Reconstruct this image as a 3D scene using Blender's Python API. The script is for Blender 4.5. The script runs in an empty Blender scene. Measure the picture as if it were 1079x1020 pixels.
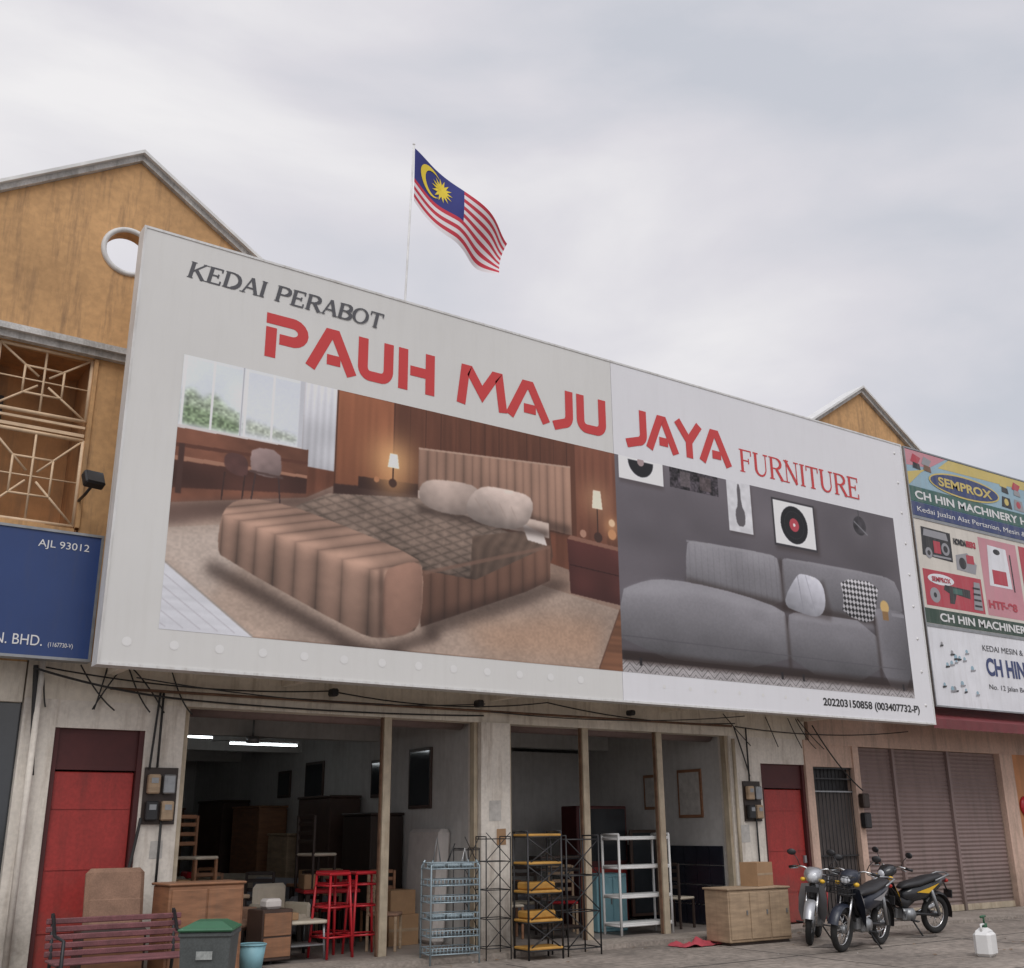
import bpy, math, random
import numpy as np
from mathutils import Vector, Matrix
random.seed(7); rng=np.random.default_rng(5)
scene=bpy.context.scene
D2R=math.radians

# ------------------------------------------------------------------ materials
def lin(c):
    r=[]
    for x in c[:3]:
        x=x/255.0
        r.append(x/12.92 if x<=0.04045 else ((x+0.055)/1.055)**2.4)
    return tuple(r)+(1,)
MATS={}
def mat(name,col,rough=0.7,var=0.15,scale=4.0,metal=0.0,bump=0.0,bscale=None,streak=0.0,dirt=(0.12,0.10,0.08),spec=0.5,stretch=(1,1,1),fine=0.0,smin=0.48,base=0.0):
    """col: linear base colour. var: mottling. streak: vertical weather staining. base: splash grime near the ground."""
    if name in MATS: return MATS[name]
    m=bpy.data.materials.new(name); m.use_nodes=True
    nt=m.node_tree; N=nt.nodes; L=nt.links
    b=N['Principled BSDF']; b.inputs['Roughness'].default_value=rough
    b.inputs['Metallic'].default_value=metal
    b.inputs['Specular IOR Level'].default_value=spec
    tc=N.new('ShaderNodeTexCoord')
    mp=N.new('ShaderNodeMapping'); mp.inputs['Scale'].default_value=stretch
    L.new(tc.outputs['Object'],mp.inputs['Vector'])
    n1=N.new('ShaderNodeTexNoise'); n1.inputs['Scale'].default_value=scale; n1.inputs['Detail'].default_value=6; n1.inputs['Roughness'].default_value=0.62
    L.new(mp.outputs['Vector'],n1.inputs['Vector'])
    r=N.new('ShaderNodeValToRGB')
    r.color_ramp.elements[0].position=0.3; r.color_ramp.elements[1].position=0.7
    r.color_ramp.elements[0].color=tuple(c*(1-var) for c in col[:3])+(1,)
    r.color_ramp.elements[1].color=tuple(min(1,c*(1+var)) for c in col[:3])+(1,)
    L.new(n1.outputs['Fac'],r.inputs['Fac'])
    out=r.outputs['Color']
    if fine>0:
        nf=N.new('ShaderNodeTexNoise'); nf.inputs['Scale'].default_value=scale*14; nf.inputs['Detail'].default_value=3
        L.new(tc.outputs['Object'],nf.inputs['Vector'])
        mr=N.new('ShaderNodeMapRange'); mr.inputs['From Min'].default_value=0.35; mr.inputs['From Max'].default_value=0.65
        mr.inputs['To Min'].default_value=1-fine; mr.inputs['To Max'].default_value=1+fine
        L.new(nf.outputs['Fac'],mr.inputs['Value'])
        mm=N.new('ShaderNodeMixRGB'); mm.blend_type='MULTIPLY'; mm.inputs['Fac'].default_value=1
        L.new(out,mm.inputs['Color1']); L.new(mr.outputs['Result'],mm.inputs['Color2']); out=mm.outputs['Color']
    if streak>0:
        mp2=N.new('ShaderNodeMapping'); mp2.inputs['Scale'].default_value=(5,5,0.55)
        L.new(tc.outputs['Object'],mp2.inputs['Vector'])
        n2=N.new('ShaderNodeTexNoise'); n2.inputs['Scale'].default_value=1.6; n2.inputs['Detail'].default_value=8; n2.inputs['Roughness'].default_value=0.7
        L.new(mp2.outputs['Vector'],n2.inputs['Vector'])
        r2=N.new('ShaderNodeValToRGB'); r2.color_ramp.elements[0].position=smin; r2.color_ramp.elements[1].position=smin+.26
        r2.color_ramp.elements[0].color=(0,0,0,1); r2.color_ramp.elements[1].color=(streak,streak,streak,1)
        L.new(n2.outputs['Fac'],r2.inputs['Fac'])
        mx=N.new('ShaderNodeMixRGB'); mx.inputs['Color2'].default_value=tuple(dirt)+(1,)
        L.new(r2.outputs['Color'],mx.inputs['Fac']); L.new(out,mx.inputs['Color1']); out=mx.outputs['Color']
    if base>0:
        sp=N.new('ShaderNodeSeparateXYZ'); L.new(tc.outputs['Object'],sp.inputs['Vector'])
        nb=N.new('ShaderNodeTexNoise'); nb.inputs['Scale'].default_value=3; nb.inputs['Detail'].default_value=7; nb.inputs['Roughness'].default_value=.7
        L.new(tc.outputs['Object'],nb.inputs['Vector'])
        ad=N.new('ShaderNodeMath'); ad.operation='MULTIPLY_ADD'; ad.inputs[1].default_value=2.2
        L.new(nb.outputs['Fac'],ad.inputs[0])
        ng=N.new('ShaderNodeMath'); ng.operation='MULTIPLY'; ng.inputs[1].default_value=-1.0; L.new(sp.outputs['Z'],ng.inputs[0]); L.new(ng.outputs[0],ad.inputs[2])
        m3=N.new('ShaderNodeMapRange'); m3.inputs['From Min'].default_value=0.1; m3.inputs['From Max'].default_value=1.2; m3.inputs['To Min'].default_value=0; m3.inputs['To Max'].default_value=base
        L.new(ad.outputs[0],m3.inputs['Value'])
        mx=N.new('ShaderNodeMixRGB'); mx.inputs['Color2'].default_value=(.11,.09,.07,1)
        L.new(m3.outputs['Result'],mx.inputs['Fac']); L.new(out,mx.inputs['Color1']); out=mx.outputs['Color']
    L.new(out,b.inputs['Base Color'])
    if bump>0:
        bp=N.new('ShaderNodeBump'); bp.inputs['Strength'].default_value=bump; bp.inputs['Distance'].default_value=0.02
        n3=N.new('ShaderNodeTexNoise'); n3.inputs['Scale'].default_value=bscale or scale*6; n3.inputs['Detail'].default_value=5
        L.new(tc.outputs['Object'],n3.inputs['Vector']); L.new(n3.outputs['Fac'],bp.inputs['Height']); L.new(bp.outputs['Normal'],b.inputs['Normal'])
    MATS[name]=m; return m
def emis(name,col,s):
    m=bpy.data.materials.new(name); m.use_nodes=True
    b=m.node_tree.nodes['Principled BSDF']; b.inputs['Emission Color'].default_value=tuple(col)+(1,); b.inputs['Emission Strength'].default_value=s
    return m
def glass(name,col=(0.03,0.035,0.04),rough=0.08):
    m=mat(name,col,rough=rough,var=0.1,spec=0.8); return m

M_yel=mat('ochre_plaster',(0.57,0.335,0.155),0.85,0.16,0.9,streak=0.8,dirt=(0.19,0.12,0.075),bump=0.15,fine=0.08,smin=.50)
M_cop=mat('coping_concrete',(0.56,0.55,0.53),0.9,0.25,3,streak=0.6,fine=0.1)
M_whw=mat('dirty_white_plaster',(0.72,0.67,0.60),0.88,0.10,1.6,streak=0.65,dirt=(0.30,0.23,0.17),bump=0.15,fine=0.06,smin=.50,base=.7)
M_beam=mat('canopy_plaster',(0.74,0.68,0.58),0.88,0.12,1.2,streak=0.65,dirt=(0.26,0.20,0.14),bump=0.1,fine=0.05,smin=.5)
M_peach=mat('peach_plaster',(0.62,0.44,0.35),0.85,0.10,1.6,streak=0.5,bump=0.1,fine=0.06,base=.6)
M_int=mat('interior_paint',(0.60,0.59,0.57),0.8,0.12,0.8,fine=0.04,streak=.3,dirt=(.3,.28,.25))
M_intc=mat('interior_ceiling',(0.34,0.34,0.33),0.9,0.1,1.0)
M_intf=mat('interior_floor',(0.24,0.21,0.19),0.5,0.2,2.0)
M_steel=mat('painted_steel_post',(0.45,0.38,0.28),0.6,0.2,5,streak=0.6,dirt=(0.18,0.09,0.04))
M_shut=mat('taupe_shutter',(0.235,0.170,0.158),0.55,0.10,1.2,streak=0.45,dirt=(0.10,0.075,0.065),base=.6)
M_red=mat('red_door_paint',(0.36,0.035,0.030),0.5,0.15,2.0,streak=0.55,dirt=(0.13,0.025,0.02),fine=0.10,base=.5)
M_maroon=mat('maroon_panel',(0.075,0.016,0.016),0.6,0.2,3)
M_dark=mat('dark_timber',(0.035,0.022,0.017),0.5,0.3,3,stretch=(1,1,.2))
M_black=mat('black_paint',(0.018,0.018,0.020),0.45,0.2,6)
M_blackrub=mat('tyre_rubber',(0.02,0.02,0.02),0.85,0.2,20)
M_grey=mat('grey_metal',(0.30,0.31,0.32),0.4,0.15,8,metal=0.6)
M_chrome=mat('chrome',(0.62,0.62,0.62),0.2,0.05,8,metal=1.0)
M_wire=mat('cable_black',(0.03,0.03,0.03),0.7,0.2,8)
M_rust=mat('rusty_pipe',(0.16,0.09,0.055),0.8,0.4,8)
M_win=glass('window_glass')
M_lat=mat('lattice_cream',(0.68,0.50,0.33),0.6,0.15,6)
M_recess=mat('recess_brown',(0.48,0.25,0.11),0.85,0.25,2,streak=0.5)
M_conc=mat('pavement_concrete',(0.25,0.215,0.185),0.9,0.38,0.7,bump=0.45,bscale=30,fine=0.25)
M_pav=mat('apron_concrete',(0.30,0.26,0.225),0.88,0.28,1.4,bump=0.3,bscale=30,fine=0.2)
M_roof=mat('roof_sheet',(0.20,0.13,0.10),0.7,0.2,2)
M_white=mat('white_enamel',(0.74,0.74,0.73),0.45,0.06,5)
M_trim=mat('weathered_trim',(0.70,0.70,0.69),0.5,0.08,3,streak=.55,dirt=(.30,.26,.21))
M_wood=mat('teak_veneer',(0.28,0.135,0.07),0.5,0.3,3,stretch=(1,1,6),streak=.3)
M_lwood=mat('light_plywood',(0.38,0.275,0.18),0.7,0.25,3,stretch=(1,1,6),streak=.4,dirt=(.16,.11,.07))
M_ywood=mat('yellow_board',(0.50,0.27,0.06),0.55,0.25,4)
M_card=mat('cardboard',(0.36,0.22,0.12),0.85,0.15,4)
M_benchw=mat('mauve_slats',(0.17,0.065,0.07),0.6,0.35,5,fine=.15)
M_brownc=mat('brown_cushion',(0.26,0.155,0.105),0.85,0.2,5,bump=0.2,fine=.1)
M_cream=mat('cream_vinyl',(0.58,0.52,0.42),0.55,0.12,4)
M_redp=mat('red_enamel',(0.50,0.02,0.03),0.35,0.1,6)
M_blue_l=mat('pale_blue_laminate',(0.25,0.48,0.55),0.5,0.08,4)
M_binb=mat('bin_grey',(0.075,0.085,0.085),0.6,0.2,5,fine=.15)
M_bing=mat('bin_green',(0.03,0.12,0.06),0.5,0.15,5)
M_rackm=mat('rack_blue_grey',(0.33,0.41,0.45),0.35,0.1,5,metal=0.3)
M_gold=mat('yellow_decal',(0.75,0.45,0.03),0.4,0.05,5)
M_silver=mat('silver_paint',(0.45,0.46,0.48),0.3,0.06,5,metal=0.5)
M_seat=mat('seat_vinyl',(0.022,0.022,0.024),0.5,0.2,10)
M_lens=mat('lamp_lens',(0.6,0.62,0.65),0.1,0.03,5,spec=1.0)
M_taill=mat('tail_lens',(0.5,0.02,0.01),0.2,0.03,5)
M_flash=mat('metal_flashing',(0.70,0.70,0.69),0.4,0.15,4)

# ------------------------------------------------------------------ mesh builder
class B:
    def __init__(s,name,parent=None,M=None):
        s.name=name;s.v=[];s.f=[];s.mi=[];s.mats=[];s.parent=parent;s.M=M or Matrix();s.sm=[]
    def _m(s,m):
        if m not in s.mats: s.mats.append(m)
        return s.mats.index(m)
    def add(s,verts,faces,m,smooth=False):
        o=len(s.v); s.v+= [tuple(s.M@Vector(p)) for p in verts]
        k=s._m(m)
        for f in faces:
            s.f.append([i+o for i in f]); s.mi.append(k); s.sm.append(smooth)
    def box(s,x0,x1,y0,y1,z0,z1,m):
        v=[(x0,y0,z0),(x1,y0,z0),(x1,y1,z0),(x0,y1,z0),(x0,y0,z1),(x1,y0,z1),(x1,y1,z1),(x0,y1,z1)]
        s.add(v,[(0,3,2,1),(4,5,6,7),(0,1,5,4),(1,2,6,5),(2,3,7,6),(3,0,4,7)],m)
    def bbox(s,x0,x1,y0,y1,z0,z1,m,r=0.02):
        """chamfered box"""
        r=min(r,(x1-x0)/2.01,(y1-y0)/2.01,(z1-z0)/2.01)
        V=[]
        def sec(z,i):
            return [(x0+i,y0,z),(x1-i,y0,z),(x1,y0+i,z),(x1,y1-i,z),(x1-i,y1,z),(x0+i,y1,z),(x0,y1-i,z),(x0,y0+i,z)]
        def sec2(z):
            return [(x0+r,y0+r,z),(x1-r,y0+r,z),(x1-r,y0+r,z),(x1-r,y1-r,z),(x1-r,y1-r,z),(x0+r,y1-r,z),(x0+r,y1-r,z),(x0+r,y0+r,z)]
        rings=[sec2(z0),sec(z0+r,r),sec(z1-r,r),sec2(z1)]
        for q in rings:V+=q
        F=[]
        for k in range(3):
            for i in range(8):
                j=(i+1)%8; F.append((k*8+i,k*8+j,k*8+8+j,k*8+8+i))
        F.append((24,25,27,29)); F.append((0,6,4,2))
        s.add(V,F,m)
    def poly(s,pts,m): s.add(pts,[tuple(range(len(pts)))],m)
    def tube(s,pts,r,m,seg=8,closed=False,caps=True):
        pts=[Vector(p) for p in pts]; n=len(pts); V=[];F=[]
        up0=None
        for i,p in enumerate(pts):
            if closed: d=(pts[(i+1)%n]-pts[i-1])
            else: d=(pts[min(i+1,n-1)]-pts[max(i-1,0)])
            if d.length<1e-9: d=Vector((0,0,1))
            d.normalize()
            if up0 is None:
                up0=Vector((0,0,1)) if abs(d.z)<0.9 else Vector((1,0,0))
            a=d.cross(up0)
            if a.length<1e-4: a=d.cross(Vector((0,1,0)))
            a.normalize(); b=a.cross(d).normalized(); up0=b
            rr=r[i] if isinstance(r,(list,tuple)) else r
            for k in range(seg):
                t=2*math.pi*k/seg
                V.append(tuple(p+a*math.cos(t)*rr+b*math.sin(t)*rr))
        m2=n if closed else n-1
        for i in range(m2):
            j=(i+1)%n
            for k in range(seg):
                l=(k+1)%seg; F.append((i*seg+k,i*seg+l,j*seg+l,j*seg+k))
        if caps and not closed:
            F.append(tuple(range(seg-1,-1,-1))); F.append(tuple((n-1)*seg+k for k in range(seg)))
        s.add(V,F,m,True)
    def ring(s,c,R,r,m,axis='y',n=28,seg=8):
        C=Vector(c)
        ax={'y':Vector((0,1,0)),'z':Vector((0,0,1)),'x':Vector((1,0,0))}[axis]
        V=[];F=[]
        for i in range(n):
            t=2*math.pi*i/n; a=math.cos(t); b=math.sin(t)
            rad=Vector((a,0,b)) if axis=='y' else (Vector((a,b,0)) if axis=='z' else Vector((0,a,b)))
            P=C+rad*R
            for k in range(seg):
                t=2*math.pi*k/seg; V.append(tuple(P+rad*math.cos(t)*r+ax*math.sin(t)*r))
        for i in range(n):
            j=(i+1)%n
            for k in range(seg):
                l=(k+1)%seg; F.append((i*seg+k,j*seg+k,j*seg+l,i*seg+l))
        s.add(V,F,m,True)
    def loft(s,secs,m,seg=14,pw=0.8):
        V=[];F=[]
        for (x,y,z,hy,hz) in secs:
            for k in range(seg):
                t=2*math.pi*k/seg; c=math.cos(t); q=math.sin(t)
                V.append((x,y+hy*math.copysign(abs(c)**pw,c),z+hz*math.copysign(abs(q)**pw,q)))
        for i in range(len(secs)-1):
            for k in range(seg):
                l=(k+1)%seg; F.append((i*seg+k,i*seg+l,(i+1)*seg+l,(i+1)*seg+k))
        F.append(tuple(range(seg-1,-1,-1))); F.append(tuple((len(secs)-1)*seg+k for k in range(seg)))
        s.add(V,F,m,True)
    def ball(s,c,r,m,n=12):
        rx,ry,rz=r if isinstance(r,(tuple,list)) else (r,r,r)
        V=[];F=[];h=n//2+1
        for i in range(h+1):
            a=math.pi*i/h
            for k in range(n):
                t=2*math.pi*k/n; V.append((c[0]+rx*math.sin(a)*math.cos(t),c[1]+ry*math.sin(a)*math.sin(t),c[2]+rz*math.cos(a)))
        for i in range(h):
            for k in range(n):
                l=(k+1)%n; F.append((i*n+k,(i+1)*n+k,(i+1)*n+l,i*n+l))
        s.add(V,F,m,True)
    def done(s):
        me=bpy.data.meshes.new(s.name); me.from_pydata(s.v,[],s.f)
        for m in s.mats: me.materials.append(m)
        me.polygons.foreach_set('material_index',s.mi); me.polygons.foreach_set('use_smooth',s.sm); me.update()
        ob=bpy.data.objects.new(s.name,me); scene.collection.objects.link(ob)
        if s.parent: ob.parent=s.parent
        return ob
def empty(name):
    e=bpy.data.objects.new(name,None); scene.collection.objects.link(e); e.empty_display_size=0.2; return e
def TR(x,y,z=0,yaw=0,lean=0):
    return Matrix.Translation((x,y,z))@Matrix.Rotation(yaw,4,'Z')@Matrix.Rotation(lean,4,'X')

def txt(name,s,X,Z,Y,cap,m,parent,width=None,shear=0,bold=0.0,ext=0.001):
    c=bpy.data.curves.new(name,'FONT'); c.body=s; c.size=cap/0.73; c.extrude=ext; c.offset=bold; c.shear=shear
    o=bpy.data.objects.new(name,c); scene.collection.objects.link(o); c.materials.append(m)
    o.rotation_euler=(math.pi/2,0,0); o.location=(X,Y,Z)
    if width:
        bpy.context.view_layer.update()
        w=o.dimensions.x
        if w>0: o.scale.x=width/w
    o.parent=parent
    return o

# ------------------------------------------------------------------ ground
g=B('ground'); S=600
g.poly([(-S,-S,0),(S,-S,0),(S,S,0),(-S,S,0)],M_conc); g.done()
ap=B('pavement')
for i,(a,b) in enumerate([(-6,2.3),(2.31,5.4),(5.41,8.6),(8.61,11.9),(11.91,15.3)]):
    ap.box(a,b,12.55,13.2,0,0.06,M_pav)
ap.box(15.31,30,12.0,13.2,0,0.05,M_pav)
M_joint=mat('expansion_joint',(0.06,0.055,0.05),0.9,0.2,5)
for x in (4.5,8.0,11.5,15.0,18.5): ap.box(x,x+.015,6,12.0,-0.01,0.003,M_joint)
for y in (8.0,10.4): ap.box(-6,30,y,y+.015,-0.01,0.004,M_joint)
M_stain=mat('oil_stain',(0.15,0.13,0.115),0.7,0.4,3,fine=.2)
for (cx,cy,rx,ry) in ((12.9,10.9,.45,.2),(14.9,11.0,.3,.15)):
    ap.add([(cx+rx*(1+.25*math.sin(5*t)+.1*math.cos(9*t))*math.cos(t),cy+ry*(1+.2*math.cos(4*t))*math.sin(t),0.008) for t in [i*math.pi/15 for i in range(30)]],[tuple(range(30))],M_stain)
ap.done()
lt=B('litter'); random.seed(11)
M_leaf=mat('dry_leaf',(0.16,0.09,0.04),.9,.4,9); M_paper=mat('paper_scrap',(.5,.48,.45),.8,.2,9)
for i in range(220):
    x=random.uniform(5,19); y=random.uniform(8.2,12.5); a=random.random()*3; r=random.uniform(.012,.045)
    if random.random()<.4: y=12.5-abs(random.gauss(0,.12))
    lt.add([(x+r*math.cos(a+k*2.1),y+r*.8*math.sin(a+k*2.1),.012+.012*random.random()) for k in range(3)],[(0,1,2)],M_paper if i%9==0 else M_leaf)
lt.done()
rd=B('road'); M_asph=mat('asphalt',(0.06,0.06,0.062),0.9,0.2,2,bump=0.3,bscale=40,fine=0.2)
rd.box(-80,120,-9,4,-0.02,0.004,M_asph); rd.done()

# ------------------------------------------------------------------ buildings
YF=13.2
def gable(parent,cx,name,hole=True):
    z0,zt,h=8.36,10.28,3.0
    cu=bpy.data.curves.new(name,'CURVE'); cu.dimensions='2D'; cu.fill_mode='BOTH'; cu.extrude=0.1
    def spl(pts):
        sp=cu.splines.new('POLY'); sp.points.add(len(pts)-1)
        for i,p in enumerate(pts): sp.points[i].co=(p[0],p[1],0,1)
        sp.use_cyclic_u=True
    spl([(cx-h,7.502),(cx+h,7.502),(cx+h,z0),(cx,zt),(cx-h,z0)])
    if hole: spl([(cx-0.03+0.29*math.cos(t*math.pi/18),8.9+0.29*math.sin(t*math.pi/18)) for t in range(36)])
    tmp=bpy.data.objects.new(name,cu); scene.collection.objects.link(tmp)
    bpy.context.view_layer.update()
    me=bpy.data.meshes.new_from_object(tmp.evaluated_get(bpy.context.evaluated_depsgraph_get()))
    bpy.data.objects.remove(tmp)
    for v in me.vertices:
        x,y,z=v.co; v.co=(x,YF+0.1-z,y)
    me.materials.clear(); me.materials.append(M_yel)
    ob=bpy.data.objects.new(name,me); scene.collection.objects.link(ob); ob.parent=parent
    t=B(name+'_coping',parent)
    for s in (-1,1):
        a=Vector((cx,0,zt+0.005)); b=Vector((cx+s*(h+0.12),0,z0-0.64*0.12))
        n=Vector((s*0.54,0,0.84))*0.07
        up=Vector((0,0,0.083))
        V=[]
        for yy in (YF-0.07,YF+0.3):
            for p in (a,b,b+n,a+up): V.append((p.x,yy,p.z))
        t.add(V,[(0,1,2,3),(7,6,5,4),(0,4,5,1),(1,5,6,2),(2,6,7,3),(3,7,4,0)],M_cop)
        V=[]
        q=[a+up,b+n,b+n*1.6,a+up*1.6]
        for yy in (YF-0.14,YF+0.34):
            V+=[(p.x,yy,p.z+0.002) for p in q]
        t.add(V,[(0,1,2,3),(7,6,5,4),(0,4,5,1),(1,5,6,2),(2,6,7,3),(3,7,4,0)],M_flash)
    if hole: t.ring((cx-0.03,YF-0.005,8.9),0.32,0.036,M_trim,'y',40,8)
    t.done()

# --- left neighbour shophouse
bl=empty('corner_shophouse')
w=B('walls',bl)
w.box(-6,-0.102,YF,YF+0.2,7.5,8.36,M_yel)
w.box(-6,0.2,YF,YF+0.2,3.45,7.3,M_yel)
w.box(0.2,2.28,YF,YF+0.2,3.45,5.08,M_yel)
w.box(-6,2.28,YF+0.01,YF+0.2,7.3,7.5,M_yel)
w.box(0.2,2.6,YF+0.9,YF+1.0,3.45,7.5,M_recess)
w.box(2.602,2.66,YF+0.202,YF+0.9,3.45,7.5,M_recess)
w.box(0.2,2.6,YF+0.2,YF+0.9,7.3,7.4,M_recess)
w.box(0.2,2.6,YF+0.2,YF+0.9,4.95,5.08,M_recess)
w.box(1.0,1.75,YF+0.87,YF+0.898,5.1,6.9,M_dark)
w.box(-6,2.28,YF,YF+0.2,3.0,3.45,M_beam)
w.box(1.7,2.0,YF-0.02,YF+0.2,0,3.0,M_whw)
w.box(-6,30,YF+14,YF+14.2,0,8.3,M_whw)
w.done()
w=B('shopfront_glazing',bl); w.box(-6,1.7,YF+0.08,YF+0.12,0.06,3.0,M_win); w.box(2.0,2.3,YF+0.08,YF+0.12,0.06,3.0,M_win)
w.box(0.3,0.36,YF+0.02,YF+0.08,0.06,3.0,M_grey); w.done()
w=B('ledge',bl); w.box(-6,3.35,YF-0.16,YF-0.002,7.38,7.46,M_cop); w.box(-6,3.35,YF-0.09,YF-0.002,7.30,7.38,M_cop); w.done()
w=B('balcony_grille',bl)
r=0.015; y=YF+0.05
for x0 in (0.42,1.52):
    x1=x0+1.08
    for (z0,z1) in ((5.1,6.2),(6.45,7.28)):
        xc=(x0+x1)/2; zc=(z0+z1)/2
        def L(a,b,rr=r): w.tube([(a[0],y,a[1]),(b[0],y,b[1])],rr,M_lat,6)
        L((x0,z0),(x1,z0),.025);L((x0,z1),(x1,z1),.025);L((x0,z0),(x0,z1),.025);L((x1,z0),(x1,z1),.025)
        hx=(x1-x0)/2*.42; hz=(z1-z0)/2*.42
        for sx,sz in ((-1,-1),(1,-1),(1,1),(-1,1)):
            L((xc+sx*(x1-x0)/2,zc+sz*(z1-z0)/2),(xc+sx*.06,zc+sz*.06))
        L((xc-hx,zc-hz),(xc+hx,zc-hz));L((xc-hx,zc+hz),(xc+hx,zc+hz));L((xc-hx,zc-hz),(xc-hx,zc+hz));L((xc+hx,zc-hz),(xc+hx,zc+hz))
        L((xc,z0),(xc,z1)); L((x0,zc),(x1,zc),.01)
    w.box(x0,x1,y-0.02,y+0.02,6.24,6.28,M_lat); w.box(x0,x1,y-0.02,y+0.02,6.35,6.38,M_lat)
w.box(2.612,2.658,YF-0.03,YF+0.1,5.08,7.28,M_yel)
w.done()
# --- the furniture shop
bs=empty('furniture_shophouse')
w=B('upper_walls',bs)
w.box(2.66,15.2,YF,YF+0.2,3.5,7.5,M_yel)
w.box(2.28,2.61,YF+0.002,YF+0.2,3.5,5.07,M_yel)
w.box(5.902,14.838,YF,YF+0.2,7.5,8.36,M_yel)
w.box(2.28,2.61,YF+0.002,YF+0.2,7.29,7.5,M_yel)
w.done()
gable(bs,2.9,'gable_wall')
w=B('lower_walls',bs)
w.box(2.3,15.2,YF-0.004,YF+0.25,3.05,3.5,M_beam)
w.box(2.3,2.66,YF-0.03,YF+0.25,0.06,3.05,M_whw)
w.box(2.66,3.68,YF,YF+0.25,2.74,3.05,M_whw)
w.box(3.68,4.14,YF,YF+0.25,0.06,3.05,M_whw)
w.box(8.37,8.86,YF-0.05,YF+0.3,0.06,3.05,M_whw)
w.box(13.3,14.02,YF,YF+0.25,0.06,3.05,M_whw)
w.box(14.02,15.12,YF,YF+0.25,2.62,3.05,M_whw)
w.box(15.12,15.3,YF-0.03,YF+0.25,0.02,3.05,M_peach)
w.done()
w=B('canopy',bs)
w.box(3.0,15.3,12.55,YF-0.006,3.5,3.58,M_beam)
w.box(3.0,15.3,12.45,12.55,3.44,3.66,M_beam)
for x in (3.2,5.4,8.6,11.9,15.1):
    w.box(x-0.05,x+0.05,12.56,YF-0.008,3.36,3.498,M_beam)
w.tube([(3.2,13.1,3.2),(13.3,13.1,3.2)],.018,M_rust,8)
w.done()
w=B('doors',bs)
def door(x0,x1,zt,zp):
    w.box(x0,x0+0.06,YF+0.02,YF+0.2,0.06,zp,M_maroon); w.box(x1-0.06,x1,YF+0.02,YF+0.2,0.06,zp,M_maroon)
    w.box(x0+0.06,x1-0.06,YF+0.06,YF+0.12,zt,zp,M_maroon)
    w.bbox(x0+0.065,x1-0.065,YF+0.08,YF+0.13,0.07,zt-0.02,M_red,0.01)
    for zz in (0.55,1.2,1.85): w.box(x0+0.08,x1-0.08,YF+0.07,YF+0.081,zz,zz+0.03,M_red)
    w.box(x1-0.15,x1-0.10,YF+0.04,YF+0.078,1.0,1.12,M_grey)
door(2.66,3.68,2.28,2.74); door(14.02,15.12,2.22,2.62)
w.done()
w=B('shutter_posts',bs)
for x in (6.92,10.29,11.78):
    w.box(x-0.055,x+0.055,YF+0.02,YF+0.13,0.06,3.05,M_steel)
    w.box(x-0.075,x+0.075,YF+0.05,YF+0.1,0.06,3.05,M_rust)
for x in (4.17,8.33,8.9,13.27): w.box(x-0.03,x+0.03,YF+0.03,YF+0.14,0.06,3.05,M_steel)
for a,b in ((4.2,8.3),(8.93,13.24)):
    w.tube([(a,YF+0.42,3.12),(b,YF+0.42,3.12)],0.15,M_shut,16)
w.done()
# interiors
w=B('interior',bs)
Y1=YF+12.5
w.box(4.0,4.12,YF+0.26,Y1,0.06,3.3,M_int)
w.box(8.42,8.82,YF+0.31,Y1,0.06,3.3,M_int)
w.box(13.32,13.5,YF+0.26,Y1,0.06,3.3,M_int)
w.box(4.0,13.5,Y1,Y1+0.15,0.06,3.3,M_int)
w.box(2.3,15.3,YF+0.26,Y1+0.15,3.3,3.45,M_intc)
w.box(4.14,13.3,YF,Y1,-0.05,0.058,M_intf)
for yy in (YF+3.2,YF+6.4,YF+9.6): 
    w.box(4.12,8.42,yy,yy+0.22,3.0,3.298,M_int); w.box(8.82,13.32,yy,yy+0.22,3.0,3.298,M_int)
M_tile=mat('dark_wall_tile',(0.018,0.02,0.03),0.2,0.2,3)
for i in range(9):
    for k in range(4):
        yy=YF+0.3+i*0.31; zz=0.07+k*0.31
        w.box(13.285,13.318,yy,yy+0.295,zz,zz+0.295,M_tile)
w.box(11.0,13.3,YF+3.9,YF+4.0,0.06,2.98,M_int)
w.box(8.85,8.95,YF+4.5,YF+4.6,0.06,3.0,M_int)
w.add([(8.84,YF+2.4,1.2),(8.84,YF+5.6,3.29),(10.0,YF+5.6,3.29),(10.0,YF+2.4,1.2),(8.84,YF+2.4,1.45),(8.84,YF+5.3,3.29),(10.0,YF+5.3,3.29),(10.0,YF+2.4,1.45)],
      [(0,1,2,3),(4,7,6,5),(0,3,7,4),(2,1,5,6),(0,4,5,1),(3,2,6,7)],M_dark)
w.done()
M_tube=emis('fluorescent_tube',(0.9,0.97,1.0),7)
for k,(x,y,hl) in enumerate(((5.42,16.9,.33),(7.0,17.9,.6),(5.6,22.0,.5))):  # the last, deepest tube is an added fill light for the interior
    w=B('fluorescent_and_fill_lamp')
    zz=3.0
    w.tube([(x-hl,y,zz),(x+hl,y,zz)],0.016,M_tube,8); w.box(x-hl-.02,x+hl+.02,y-0.03,y+0.03,zz+.03,zz+.07,M_white)
    w.tube([(x-hl*.6,y,zz+.07),(x-hl*.6,y,3.3)],0.008,M_white,6);w.tube([(x+hl*.6,y,zz+.07),(x+hl*.6,y,3.3)],0.008,M_white,6); w.done()
w=B('ceiling_fan'); cx,cy=6.15,16.2
w.tube([(cx,cy,3.3),(cx,cy,2.95)],0.015,M_grey,6); w.tube([(cx,cy,2.98),(cx,cy,2.88)],0.1,M_grey,14)
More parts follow.
